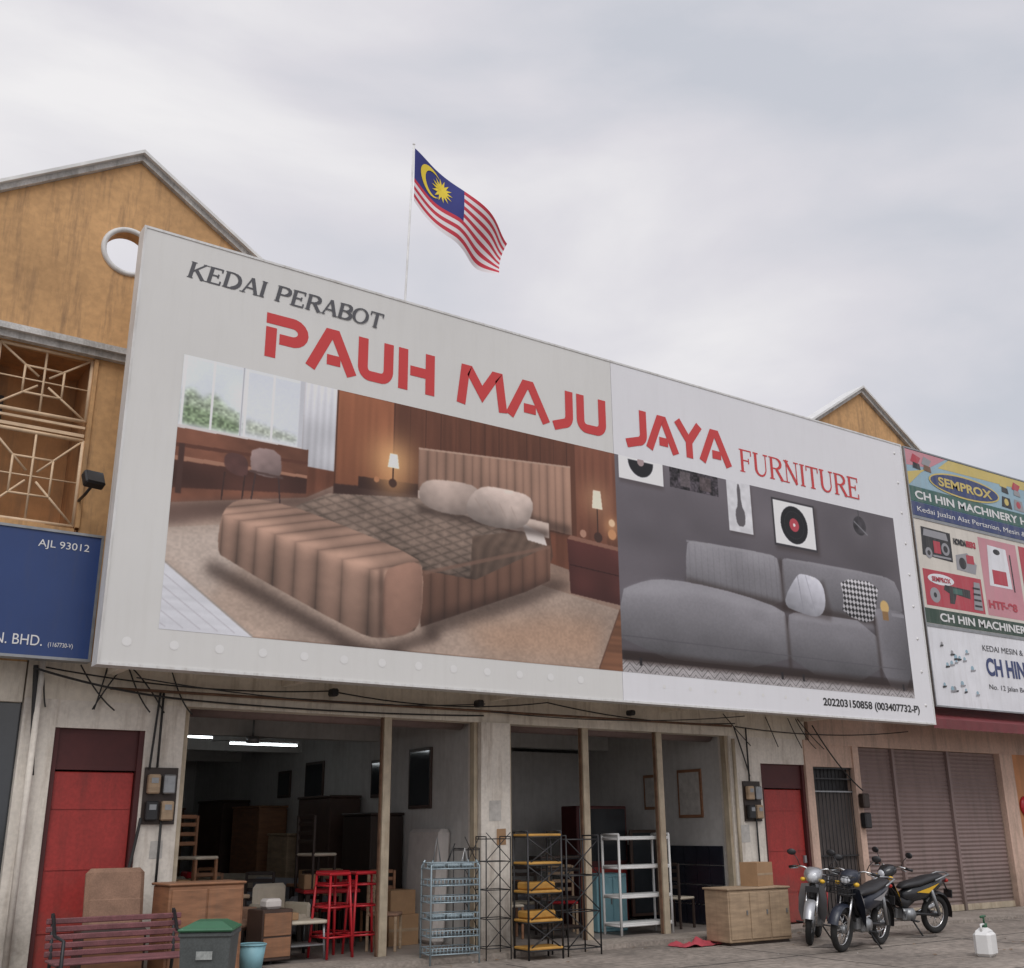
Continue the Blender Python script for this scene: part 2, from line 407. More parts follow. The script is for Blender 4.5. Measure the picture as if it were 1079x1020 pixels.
for k in range(3):
    a=k*2.094+0.4; c,s=math.cos(a),math.sin(a)
    w.add([(cx+c*.1-s*.05,cy+s*.1+c*.05,2.93),(cx+c*.1+s*.05,cy+s*.1-c*.05,2.93),(cx+c*.65+s*.07,cy+s*.65-c*.07,2.92),(cx+c*.65-s*.07,cy+s*.65+c*.07,2.92)],[(0,1,2,3)],M_grey)
w.done()

# --- right neighbour
br=empty('hardware_shophouse')
w=B('walls',br)
w.box(15.2,30,YF,YF+0.2,3.5,7.5,M_yel); w.box(20.842,30,YF,YF+0.2,7.5,8.36,M_yel)
w.box(15.3,30,YF-0.004,YF+0.25,2.98,3.5,M_peach)
w.box(16.42,16.58,YF-0.02,YF+0.25,0.02,2.98,M_peach)
w.box(21.0,21.45,YF-0.03,YF+0.25,0.02,2.98,M_peach)
M_or=mat('orange_plaster',(0.55,0.25,0.11),0.8,0.12,2,streak=0.3)
w.box(21.45,30,YF+0.02,YF+0.25,0.02,2.98,M_or)
w.box(15.3,16.42,YF+0.01,YF+0.25,2.6,2.98,M_peach)
w.box(-6,-5.8,YF+.3,YF+14,0,8.3,M_yel); w.box(29.8,30,YF+0.3,YF+14,0,8.3,M_yel)
w.done()
gable(br,17.84,'gable_wall',False)
w=B('roof',br)
w.add([(-6,YF+0.2,8.2),(30,YF+0.2,8.2),(30,YF+7,8.9),(-6,YF+7,8.9),(30,YF+14,8.2),(-6,YF+14,8.2)],[(0,1,2,3),(3,2,4,5)],M_roof); w.done()
w=B('grille_door',br)
w.box(15.34,16.40,YF+0.1,YF+0.14,0.02,2.2,mat('door_grey_brown',(0.09,0.075,0.07),0.6,0.2,3))
w.box(15.34,16.40,YF+0.16,YF+0.18,2.2,2.6,M_black)
for i in range(11):
    x=15.38+i*0.1; w.tube([(x,YF+0.06,0.05),(x,YF+0.06,2.58)],0.009,M_black,5)
for z in (0.1,1.1,2.18,2.4,2.58): w.box(15.34,16.40,YF+0.045,YF+0.075,z-0.012,z+0.012,M_grey if z==2.18 else M_black)
w.done()
w=B('roller_shutters',br)
def shutter(x0,x1,z0,z1,y):
    V=[];F=[];n=int((z1-z0)/0.0375)
    for i in range(n+1):
        z=z0+(z1-z0)*i/n; o=[0,0.018][i%2]
        V+=[(x0,y+o,z),(x1,y+o,z)]
    for i in range(n): F.append((2*i,2*i+1,2*i+3,2*i+2))
    w.add(V,F,M_shut)
for a,b in ((16.6,17.6),(17.68,19.3),(19.38,20.98)):
    shutter(a,b,0.16,2.97,YF+0.08); w.box(a,b,YF+0.06,YF+0.12,0.05,0.16,M_steel)
for x in (17.64,19.34): w.box(x-0.035,x+0.035,YF+0.03,YF+0.14,0.05,2.98,M_shut)
w.box(18.3,18.5,YF+0.045,YF+0.06,0.22,0.27,M_grey)
w.done()
w=B('awning',br)
M_awn=mat('maroon_awning',(0.16,0.03,0.035),0.6,0.2,3,streak=0.3)
for i in range(60):
    x=17.4+i*0.11; o=0.02*(i%2)
    w.add([(x,12.1,3.42+o),(x+0.11,12.1,3.42+0.02-o),(x+0.11,YF-0.01,3.85+0.02-o),(x,YF-0.01,3.85+o)],[(0,1,2,3)],M_awn)
    w.add([(x,12.098,3.26+o*0.6),(x+0.11,12.098,3.26+(0.02-o)*.6),(x+0.11,12.098,3.44),(x,12.098,3.44)],[(0,1,2,3)],M_awn)
w.done()
w=B('red_round_sign',br); w.tube([(21.75,YF-.03,1.95),(21.75,YF+.018,1.95)],.2,M_redp,24); w.done()

# ------------------------------------------------------------------ big shop sign
sb=empty('furniture_shop_sign')
X0,Z0,YB=2.79,3.34,12.0
M_pl=mat('sign_vinyl_warm_grey',(0.69,0.685,0.665),0.5,0.035,0.4,streak=0.14,dirt=(0.48,0.46,0.42))
M_pr=mat('sign_vinyl_white',(0.77,0.77,0.80),0.5,0.03,0.4,streak=0.12,dirt=(0.52,0.51,0.51))
w=B('panel',sb)
w.box(X0,X0+7.26,YB,YB+0.2,Z0,Z0+5.29,M_pl); w.box(X0+7.268,X0+14.5,YB,YB+0.2,Z0,Z0+5.29,M_pr)
w.done()
w=B('edge_trim',sb)
for (a,b,c,d) in ((-0.03,14.53,5.29,5.32),(-0.03,14.53,-0.03,0),(-0.03,0,0,5.29),(14.5,14.53,0,5.29)):
    w.box(X0+a,X0+b,YB-0.010,YB+0.22,Z0+c,Z0+d,M_trim)
w.done()
w=B('steel_frame',sb)
for i in range(8):
    x=X0+0.5+i*1.93
    w.box(x-0.025,x+0.025,YB+0.2,YB+0.25,Z0+0.02,Z0+5.2,M_rust)
    for z in (Z0+0.15,Z0+2.7,Z0+4.8): w.box(x-0.02,x+0.02,YB+0.25,YF,z,z+0.04,M_rust)
w.box(X0+0.1,X0+14.4,YB+0.251,YB+0.29,Z0+0.04,Z0+0.09,M_rust)
w.done()

# printed pictures: painted on a fine vertex-coloured sheet
UA,UB,VA,VB=59,1401,41,375
RES=0.7
W=int((UB-UA)/RES)+1; H=int((VB-VA)/RES)+1
Ug,Vg=np.meshgrid(np.linspace(UA,UB,W),np.linspace(VA,VB,H))
C=np.zeros((H,W,3))
def nz(sx,sy,seed=0):
    r=np.random.default_rng(seed); gw=int((UB-UA)/sx)+3; gh=int((VB-VA)/sy)+3
    a=r.random((gh,gw)); x=(Ug-UA)/sx; y=(Vg-VA)/sy
    xi=x.astype(int); yi=y.astype(int); fx=x-xi; fy=y-yi
    fx=fx*fx*(3-2*fx); fy=fy*fy*(3-2*fy)
    return (a[yi,xi]*(1-fx)+a[yi,xi+1]*fx)*(1-fy)+(a[yi+1,xi]*(1-fx)+a[yi+1,xi+1]*fx)*fy-0.5
N1=nz(40,30,1);N2=nz(9,7,2);N3=nz(3,2.5,3);NW=nz(5,60,4);NH=nz(60,4,6);N4=nz(90,70,8)
def mask(poly):
    xs=[p[0] for p in poly]; ys=[p[1] for p in poly]
    i0=max(0,int((min(xs)-UA)/RES)-1); i1=min(W,int((max(xs)-UA)/RES)+3); j0=max(0,int((min(ys)-VA)/RES)-1); j1=min(H,int((max(ys)-VA)/RES)+3)
    m=np.zeros((H,W),bool)
    if i1<=i0 or j1<=j0: return m
    U=Ug[j0:j1,i0:i1]; Vv=Vg[j0:j1,i0:i1]; mm=np.zeros(U.shape,bool); n=len(poly)
    for i in range(n):
        x1,y1=poly[i];x2,y2=poly[(i+1)%n]
        if y1==y2: continue
        mm^=((y1>Vv)!=(y2>Vv))&(U<(x2-x1)*(Vv-y1)/(y2-y1)+x1)
    m[j0:j1,i0:i1]=mm
    return m
def blur(a,k):
    a=a.astype(float)
    if k>=4:                      # separable box blur, three passes
        for _ in range(2):
            for ax in (0,1):
                p=np.pad(a,[(k+1,k) if i==ax else (0,0) for i in range(2)],mode='edge'); c=np.cumsum(p,axis=ax); n=2*k+1
                a=(np.take(c,range(n,c.shape[ax]),axis=ax)-np.take(c,range(0,c.shape[ax]-n),axis=ax))/n
        return a
    for _ in range(k):
        p=np.pad(a,1,mode='edge'); a=(p[:-2,1:-1]+p[2:,1:-1]+p[1:-1,:-2]+p[1:-1,2:]+2*a)/6
    return a
def smooth_poly(p,it=2):
    for _ in range(it):
        q=[]
        for i in range(len(p)):
            a=p[i];b=p[(i+1)%len(p)]
            q+=[(a[0]*.75+b[0]*.25,a[1]*.75+b[1]*.25),(a[0]*.25+b[0]*.75,a[1]*.25+b[1]*.75)]
        p=q
    return p
SIDE=[None]
def fill(poly,col,k=0,rnd=0,sh=None,alpha=1.0,clip=None):
    global C
    if rnd: poly=smooth_poly(poly,rnd)
    m=mask(poly).astype(float)
    if k: m=blur(m,k)
    if clip is not None: m=m*clip
    if SIDE[0] is not None: m=m*SIDE[0]
    m=(m*alpha)[...,None]
    c=np.array(col,float)*np.ones((H,W,1))
    if sh is not None: c=c*(1+sh)[...,None]
    C=C*(1-m)+c*m
def glow(u,v,s,col,a):
    global C
    g_=(a*np.exp(-((Ug-u)**2+(Vg-v)**2)/(s*s)))[...,None]*SIDE[0][...,None]; C=C*(1-g_)+np.array(col,float)*g_
def dark(poly,k,a,clip=None):
    """soft contact shading printed in the photograph on the sign"""
    fill(poly,(44,32,28),k=k,alpha=a,clip=clip)
def rect(a,b,c,d,col,**kw): fill([(a,c),(b,c),(b,d),(a,d)],col,**kw)
def disc(u,v,r,col,**kw): fill([(u+r*math.cos(t*.2618),v+r*math.sin(t*.2618)) for t in range(24)],col,**kw)
def line(a,b,wd,col,**kw):
    dx,dy=b[0]-a[0],b[1]-a[1]; l=math.hypot(dx,dy); nx,ny=-dy/l*wd/2,dx/l*wd/2
    fill([(a[0]+nx,a[1]+ny),(b[0]+nx,b[1]+ny),(b[0]-nx,b[1]-ny),(a[0]-nx,a[1]-ny)],col,**kw)
LEFT=(Ug<727).astype(float); RIGHT=1-LEFT
# bedroom -------------------------------------------------
SIDE[0]=LEFT
rect(58,728,40,376,(112,68,50),sh=NW*0.2+N1*0.2)
rect(58,216,280,376,(216,219,226))
rect(63,134,288,371,(212,219,225),sh=N1*0.06)
fill([(63,288),(134,288),(134,314),(118,318),(100,332),(86,322),(74,334),(63,330)],(158,172,150),k=5,sh=N3*0.4+N2*.4)
fill([(63,288),(134,288),(134,300),(100,308),(63,312)],(110,132,96),k=4,sh=N3*0.6,alpha=.7)
rect(141,209,290,371,(208,213,221)); fill([(141,290),(209,290),(209,298),(175,303),(141,308)],(172,180,166),k=5,sh=N3*.4)
for u in (62,98,135,140,175,211): rect(u-1.3,u+1.3,284,374,(232,233,238))
rect(134,136,283,376,(150,152,158),k=1); rect(210,216,283,376,(190,192,198),k=1)
rect(58,216,280,285,(206,200,198))
fold=np.abs(((Ug-216)/9.5+N4*.6)%1-.5)
rect(216,262,262,376,(208,209,215),k=1,sh=-.16*fold+N1*.1+(Vg-340)/800)
fill([(58,281),(225,284),(225,218),(58,184)],(122,78,60),sh=N1*.4+N2*.1)
fill([(58,262),(225,268),(225,264),(58,257)],(92,56,44),k=1)
fill([(58,246),(225,250),(225,246),(58,240)],(158,114,92)); fill([(58,240),(225,246),(225,226),(58,206)],(80,50,42),sh=N1*.5,k=2)
# floor
fill([(58,188),(225,221),(262,243),(728,164),(728,40),(58,40)],(146,121,106),k=1,sh=N1*.25+N3*.06)
fill([(59,188),(225,221),(262,240),(262,225),(59,160)],(100,78,70),k=6,sh=N1*.3,alpha=.9)
fill([(58,158),(129,172),(240,196),(571,154),(728,130),(684,42),(168,42),(58,118)],(164,144,130),k=1,sh=N1*.12+N4*.15+N3*.09+N2*.05)
fill([(59,158),(129,172),(200,180),(140,120),(110,80),(59,118)],(192,177,166),k=14,sh=N3*.1,alpha=.8)
fill([(58,118),(168,41),(58,41)],(204,205,211),sh=NH*.06)
for k in range(5): line((59,104-k*14),(146-k*20,44),1.1,(180,178,184))
line((59,118),(168,42),2.0,(152,142,134),k=1)
fill([(450,80),(600,110),(700,110),(680,50),(500,50)],(176,140,114),k=22,alpha=.7,sh=N3*.1)
fill([(684,41),(728,132),(728,41)],(116,78,56),sh=NH*.3)
line((684,42),(727,132),2.0,(94,64,50),k=1)
# chairs
fill([(118,262),(146,262),(150,238),(140,232),(118,240)],(86,58,54),rnd=2,sh=N2*.2,k=1)
for u in (120,145): line((u,236),(u-2,200),1.8,(60,42,38))
fill([(152,274),(188,276),(192,248),(186,238),(154,240),(150,255)],(136,116,113),rnd=1,k=1,sh=N2*.12+(Vg-256)/140+(170-Ug)/200)
line((150,243),(194,241),3,(86,66,62),k=1)
for u in (158,188): line((u,240),(u+(u-172)*.25,204),2.0,(66,50,48))
rect(63,70,200,262,(72,48,42),k=1)
# wall panels
rect(262,345,236,375,(136,84,58),sh=NW*.16+(Vg-300)/600)
rect(345,650,232,375,(96,59,44),sh=NW*.18+(Vg-330)/900)
for k in range(13): rect(346+k*24,347.2+k*24,240,375,(66,40,31),alpha=.7)
rect(650,728,164,375,(108,67,51),sh=NW*.2+(Vg-260)/700)
rect(262,264,240,375,(80,48,34),k=1)
fill([(262,246),(384,256),(384,232),(262,228)],(62,42,37),k=3)
fill([(296,262),(384,266),(384,250),(296,246)],(52,33,29),k=1)
glow(346,292,34,(250,196,132),.65); glow(346,262,22,(230,170,110),.4)
fill([(338,282),(355,282),(352,302),(341,302)],(253,240,216),k=1); rect(345,347.2,258,282,(60,42,34)); disc(346,261,6,(74,50,40),k=1); disc(322,262,4,(180,124,86),k=1)
# headboard
hc=(Ug-384)/14.3; hp=np.abs(np.sin(math.pi*hc))
fill([(384,318),(641,338),(641,232),(384,250)],(146,114,97),k=1,sh=0.30*hp**.4-0.24+.05*np.cos(math.pi*hc)+N1*.1+(Ug-500)/1500+(Vg-290)/600)
line((384,317),(641,337),2.5,(176,146,128),k=1)
dark([(384,262),(640,246),(640,230),(384,246)],5,.5)
# night table right + lamps
fill([(632,226),(727,220),(727,138),(636,146)],(78,42,38),k=1,sh=N1*.4+(Vg-180)/300); fill([(632,226),(727,220),(727,226),(638,232)],(134,94,78),k=1); line((636,188),(727,182),1.6,(48,24,21))
glow(690,294,30,(240,190,140),.35); glow(717,256,16,(240,180,120),.5)
fill([(680,280),(700,280),(697,309),(683,309)],(238,218,196),k=1); rect(689,691,238,280,(64,44,37)); disc(690,236,8,(68,46,39),k=1); disc(717,244,8,(196,140,96),k=2); disc(717,262,6,(224,188,150),k=2); disc(662,238,6,(170,128,108),k=1)
# bed
fill([(384,250),(470,244),(600,240),(606,196),(590,160),(384,150)],(88,62,50),k=1)
fill([(384,258),(600,244),(600,222),(384,232)],(194,175,163),k=2,sh=N2*.1)
p_=(Ug*.5+Vg*1.35); q_=(Ug*.62-Vg*1.5)
net=np.minimum(np.abs(np.sin(p_*.19)),np.abs(np.sin(q_*.19)))
fill([(212,208),(256,232),(384,247),(466,232),(560,216),(588,214),(584,178),(475,142),(388,146),(288,182)],(118,101,90),k=1,sh=.34*net**.6-.24+N1*.25+N2*.12+N3*.10+(Vg-190)/330)
drp=np.abs(((Ug*1.0-Vg*.25)/19+N1*1.2)%1-.5)
fill([(470,206),(552,226),(592,214),(588,170),(520,150),(466,143)],(98,80,69),k=3,sh=.34*drp-.12+N2*.12+(Vg-185)/300)
fill([(300,240),(384,247),(466,234),(430,224),(340,226)],(150,132,120),k=10,alpha=.5,sh=N2*.2)
dark([(288,186),(388,152),(475,148),(475,140),(388,144),(288,178)],4,.5)
fill([(552,238),(590,226),(596,210),(562,214)],(208,198,192),k=2)
def pillow(P,c,ctr):
    fill(P,c,rnd=2,k=2,sh=N2*.08+N1*.2+(Vg-ctr[1])/100-((Ug-ctr[0])/90)**2*.3)
dark([(384,238),(600,234),(600,222),(384,226)],5,.6)
pillow([(384,240),(388,274),(440,281),(486,278),(474,238),(430,230)],(170,152,142),(434,258))
pillow([(452,234),(476,281),(528,284),(578,279),(562,230),(505,222)],(192,174,164),(516,256))
for k in range(4): line((474+k*20,262-k),(490+k*18,240),2,(150,130,120),alpha=.35,k=2)
# bed side frame
fc=np.abs(np.sin(math.pi*(Ug-385)/21.0))
fill([(384,150),(475,146),(602,212),(600,160),(560,140),(392,74)],(102,74,61),k=1,sh=N1*.15+0.32*fc**.4-.25+(Vg-140)/450)
line((396,146),(600,209),5,(126,96,82),k=3,alpha=.7)
dark([(388,84),(602,164),(640,158),(560,120),(400,62)],9,.55,clip=None)
# bench: front pads run vertically, wrap over the rounded top edge
FT=182-.215*(Ug-124); dv=Vg-FT
s_=np.where(dv>0,Ug-dv*2.1,Ug)-122
per=19+np.clip(s_,0,220)*.045
n_=s_/per; pr=np.abs(np.sin(math.pi*n_))
sil=[(118,142),(119,178),(127,197),(150,209),(205,208),(300,188),(384,166),(395,150),(393,84),(380,64),(332,53),(300,59),(124,131)]
dark([(112,126),(300,50),(332,44),(396,66),(420,78),(420,60),(340,32),(280,40),(104,112)],10,.75)
fill(sil,(140,112,97),rnd=1,k=1,sh=0.40*pr**.45-0.32+.05*np.cos(math.pi*n_)+.26*np.exp(-((dv-3)/11)**2)+np.clip(dv,-90,0)/330+N2*.04+N1*.12+.05)
fill([(336,140),(352,150),(384,161),(394,148),(393,86),(380,66),(336,54)],(118,90,77),rnd=2,k=3,sh=.26-((Ug-360)/40)**2*.3+(Vg-110)/300+N2*.05)
dark([(330,142),(336,144),(338,56),(332,54)],4,.6)
# sofa picture --------------------------------------------
SIDE[0]=RIGHT
rect(727,1403,40,376,(92,87,92),sh=N1*.08+N4*.14+(1000-Ug)/4500+(Vg-200)/1500)
dark([(735,332),(826,332),(826,376),(735,376)],4,.3); rect(735,826,338,376,(222,222,226)); fill([(780+26*math.cos(t),372-abs(26*math.sin(t))) for t in np.linspace(0,math.pi,20)],(34,34,38),k=1); disc(780,371,7,(160,140,140))
rect(840,946,341,376,(58,53,58),sh=N3*.9+N2*1.2); rect(862,884,346,372,(120,110,112),alpha=.6,k=1); rect(905,930,346,370,(100,86,86),alpha=.6,k=1)
dark([(968,284),(1024,284),(1024,372),(968,372)],4,.3); rect(966,1021,288,376,(204,204,208),sh=N2*.1); fill([(985,298),(1003,298),(1006,322),(998,335),(997,372),(990,372),(990,335),(982,322)],(92,88,92),rnd=1,k=1)
dark([(1074,272),(1184,272),(1184,360),(1074,360)],5,.4); rect(1071,1179,278,363,(56,53,57)); rect(1075,1175,282,359,(222,222,226)); disc(1124,320,34,(26,26,30),k=1); disc(1124,320,25,(46,46,50)); disc(1124,320,24,(28,28,32)); disc(1124,320,12,(176,66,78)); disc(1124,320,3,(230,220,220))
glow(1300,345,26,(120,116,120),.4); disc(1300,345,18,(60,57,61),k=2,sh=N2*.6); line((1285,352),(1320,330),2.5,(126,126,131),k=1); line((1300,345),(1300,376),2.5,(70,67,71),k=1)
# rug
rect(727,1403,40,72,(62,57,61)); 
zz=np.abs(((Ug/26)%1)-.5)*2
rect(727,1403,40,59,(178,173,174),k=1,sh=-0.34*(np.abs(((Vg-41)/9+zz*1.3)%1-.5)<.15)-.2*(np.abs(((Vg-41)/9+zz*1.3+.5)%1-.5)<.07)+N2*.15)
dark([(727,56),(1403,52),(1403,70),(727,70)],4,.5)
# sofa
def edge(P,a=.45): pass
fill([(862,168),(866,250),(880,259),(1060,260),(1078,252),(1082,160)],(126,124,129),rnd=1,k=1,sh=(Vg-218)/230+N1*.1-0.05*(np.abs(((Ug-866)/13)%1-.5)<.09)+N3*.04)
fill([(1080,160),(1083,252),(1095,259),(1350,259),(1392,248),(1396,180)],(116,114,119),rnd=1,k=1,sh=(Vg-218)/230+N1*.1+N3*.04)
line((868,256),(1060,257),4,(150,148,153),k=2,alpha=.7); line((1097,256),(1350,256),4,(140,138,143),k=2,alpha=.7)
dark([(1077,254),(1085,254),(1085,168),(1077,168)],4,.5)
dark([(862,196),(1080,180),(1316,176),(1316,164),(1080,164),(862,184)],6,.6)
fill([(1316,60),(1312,190),(1330,197),(1392,196),(1400,188),(1401,52)],(108,106,111),rnd=1,k=1,sh=(1355-Ug)/300+N1*.1+(Vg-130)/500+N3*.04)
fill([(727,66),(727,160),(760,175),(800,187),(866,190),(980,183),(1078,168),(1084,150),(1084,66)],(124,122,127),rnd=1,k=1,sh=np.where(Vg<135,(Vg-135)/200,(Vg-135)/300)+N1*.1+N3*.04)
fill([(727,158),(800,184),(870,187),(1074,166),(1050,158),(900,170),(770,160)],(158,156,162),k=7,alpha=.5)
fill([(1083,66),(1084,158),(1110,168),(1318,168),(1318,62)],(118,116,121),rnd=1,k=1,sh=np.where(Vg<135,(Vg-135)/200,(Vg-135)/300)+N1*.1+N3*.04)
fill([(1095,154),(1112,166),(1308,166),(1310,156)],(150,148,154),k=5,alpha=.5)
dark([(1081,70),(1087,70),(1087,158),(1081,158)],4,.6); dark([(1312,66),(1320,66),(1318,180),(1311,180)],4,.55)
line((729,94),(1400,90),1.4,(84,81,86),k=1); dark([(727,72),(1400,68),(1400,54),(727,58)],5,.7)
for u in (760,1060,1110,1370): rect(u,u+5,52,64,(34,31,33),k=1)
dark([(1070,168),(1196,160),(1200,176),(1186,230),(1196,236)],5,.4)
fill([(1074,176),(1118,232),(1136,236),(1182,230),(1188,188),(1168,162),(1120,166)],(168,168,176),rnd=2,k=1,sh=(Vg-200)/150+(Ug-1130)/500+N2*.08)
line((1120,230),(1128,168),2,(130,130,139),k=2,alpha=.7); line((1140,234),(1158,170),1.6,(136,136,146),k=2,alpha=.6)
fill([(1228,240),(1336,243),(1322,200),(1306,163),(1226,176),(1236,205)],(188,186,190),rnd=1,k=1,sh=-0.40+0.38*np.sign(np.sin((Ug+Vg)*.33)*np.sin((Ug-Vg)*.33))+(Vg-200)/300)
disc(1345,200,12,(200,166,104),k=2); rect(1337,1353,176,192,(136,104,66),k=1); rect(1362,1398,185,191,(136,134,140),k=1)
# photographic falloff and grain of the printed image
C*= (1+.05*N4+.015*N3+.02*(rng.random((H,W))-.5))[...,None]
C=np.clip(C,2,250)
for ch in range(3): C[...,ch]=blur(C[...,ch],1)
cl=C/255.0; cl=np.where(cl<=.04045,cl/12.92,((cl+.055)/1.055)**2.4)
lum=(cl@np.array([.2126,.7152,.0722]))[...,None]; cl=(lum+(cl-lum)*.94)*1.18
cl=np.clip(cl,0.004,0.84)
me=bpy.data.meshes.new('printed_pictures')
nv=W*H; co=np.empty((nv,3)); co[:,0]=X0+Ug.ravel()/100; co[:,1]=YB-0.003; co[:,2]=Z0+Vg.ravel()/100
idx=np.arange(nv).reshape(H,W)
q=np.stack([idx[:-1,:-1],idx[:-1,1:],idx[1:,1:],idx[1:,:-1]],-1).reshape(-1,4)
me.vertices.add(nv); me.vertices.foreach_set('co',co.ravel())
me.loops.add(q.size); me.loops.foreach_set('vertex_index',q.ravel().astype(np.int32))
me.polygons.add(len(q)); me.polygons.foreach_set('loop_start',(np.arange(len(q))*4).astype(np.int32))
try: me.polygons.foreach_set('loop_total',np.full(len(q),4,np.int32))
except Exception: pass
me.update(calc_edges=True)
ca=me.color_attributes.new('Print','FLOAT_COLOR','POINT')
ca.data.foreach_set('color',np.concatenate([cl.reshape(-1,3),np.ones((nv,1))],1).ravel().astype(np.float32))
mp=bpy.data.materials.new('printed_vinyl'); mp.use_nodes=True
b=mp.node_tree.nodes['Principled BSDF']; at=mp.node_tree.nodes.new('ShaderNodeAttribute'); at.attribute_name='Print'
mp.node_tree.links.new(at.outputs['Color'],b.inputs['Base Color']); b.inputs['Roughness'].default_value=0.5; b.inputs['Specular IOR Level'].default_value=0.3
me.materials.append(mp)
ob=bpy.data.objects.new('printed_pictures',me); scene.collection.objects.link(ob); ob.parent=sb

# lettering
M_lred=mat('letter_red',(0.58,0.045,0.045),0.4,0.03,2)
M_lgry=mat('letter_grey',(0.085,0.085,0.095),0.5,0.05,2)
M_lblk=mat('letter_black',(0.02,0.02,0.02),0.5,0.05,2)
M_dot=mat('dot_pale',(0.76,0.755,0.745),0.5,0.03,2)
class Ink(B):
    lay=0
    def ribbon(s,pts,wd,m):
        s.lay+=1; y=YB-0.003-0.00015*s.lay
        P=[Vector(p) for p in pts]; n=len(P); Lf=[];Rt=[]
        ws=wd if isinstance(wd,(list,tuple)) else [wd]*n
        for i in range(n):
            if i==0: d=(P[1]-P[0]).normalized(); nn=Vector((-d.y,d.x)); k=1
            elif i==n-1: d=(P[-1]-P[-2]).normalized(); nn=Vector((-d.y,d.x)); k=1
            else:
                d1=(P[i]-P[i-1]).normalized(); d2=(P[i+1]-P[i]).normalized()
                n1=Vector((-d1.y,d1.x)); n2=Vector((-d2.y,d2.x)); nn=(n1+n2)
                nn=nn.normalized(); k=1/max(0.45,nn.dot(n1))
            Lf.append(P[i]+nn*ws[i]/2*k); Rt.append(P[i]-nn*ws[i]/2*k)
        V=[(X0+p.x/100,y,Z0+p.y/100) for p in Lf+Rt]
        s.add(V,[(i,i+1,n+i+1,n+i) for i in range(n-1)],m)
def arc(cx,cy,rx,ry,a0,a1,n=8): return [(cx+rx*math.cos(D2R(a0+(a1-a0)*i/n)),cy+ry*math.sin(D2R(a0+(a1-a0)*i/n))) for i in range(n+1)]
GL={
'P':[[(0,1),(.66,1)]+arc(.66,.72,.34,.28,80,-80,8)+[(.66,.44),(.26,.44)],[(0,0),(0,.74)]],
'A':[[(-.02,0),(.42,1),(.58,1),(1.02,0)],[(.38,.20),(.72,.20)]],
'U':[[(0,1),(0,.30)]+arc(.28,.28,.28,.28,190,270,6)+[(.72,0)]+arc(.72,.28,.28,.28,275,355,6)+[(1,1)]],
'H':[[(0,1),(0,0)],[(.26,.5),(1,.5)],[(1,1),(1,.0)]],
'M':[[(0,0),(.1,1),(.2,1),(.5,.3),(.8,1),(.9,1),(1,0)]],
'J':[[(1,1),(1,.28)]+arc(.66,.28,.34,.28,-10,-85,6)+[(.0,0)]],
'Y':[[(0,1),(.5,.46),(1,1)],[(.5,.5),(.5,0)]],
}
ink=Ink('main_lettering',sb)
wt=14.6
def techno(ch,u0,u1,v0=398,v1=459):
    for st in GL[ch]:
        out=[]
        for i,(x,y) in enumerate(st):
            pu=u0+wt/2+(u1-u0-wt)*x
            inner=i not in (0,len(st)-1) or (abs(st[1][1]-st[0][1])<1e-3 and i==0) or (abs(st[-1][1]-st[-2][1])<1e-3 and i==len(st)-1)
            if inner or 0<y<1: pv=v0+wt/2+(v1-v0-wt)*y
            else: pv=v0 if y==0 else v1
            out.append((pu,pv))
        if ch=='P' and st[0]==(0,1): out[0]=(u0,out[0][1])
        ink.ribbon(out,wt,M_lred)
for ch,a,b in (('P',159,217),('A',215,287),('U',289,342),('H',350,407),('M',443,529),('A',527,605),('J',605,649),('U',656,713),('J',746,796),('A',794,863),('Y',855,919),('A',909,982)):
    techno(ch,a,b)
ink.done()
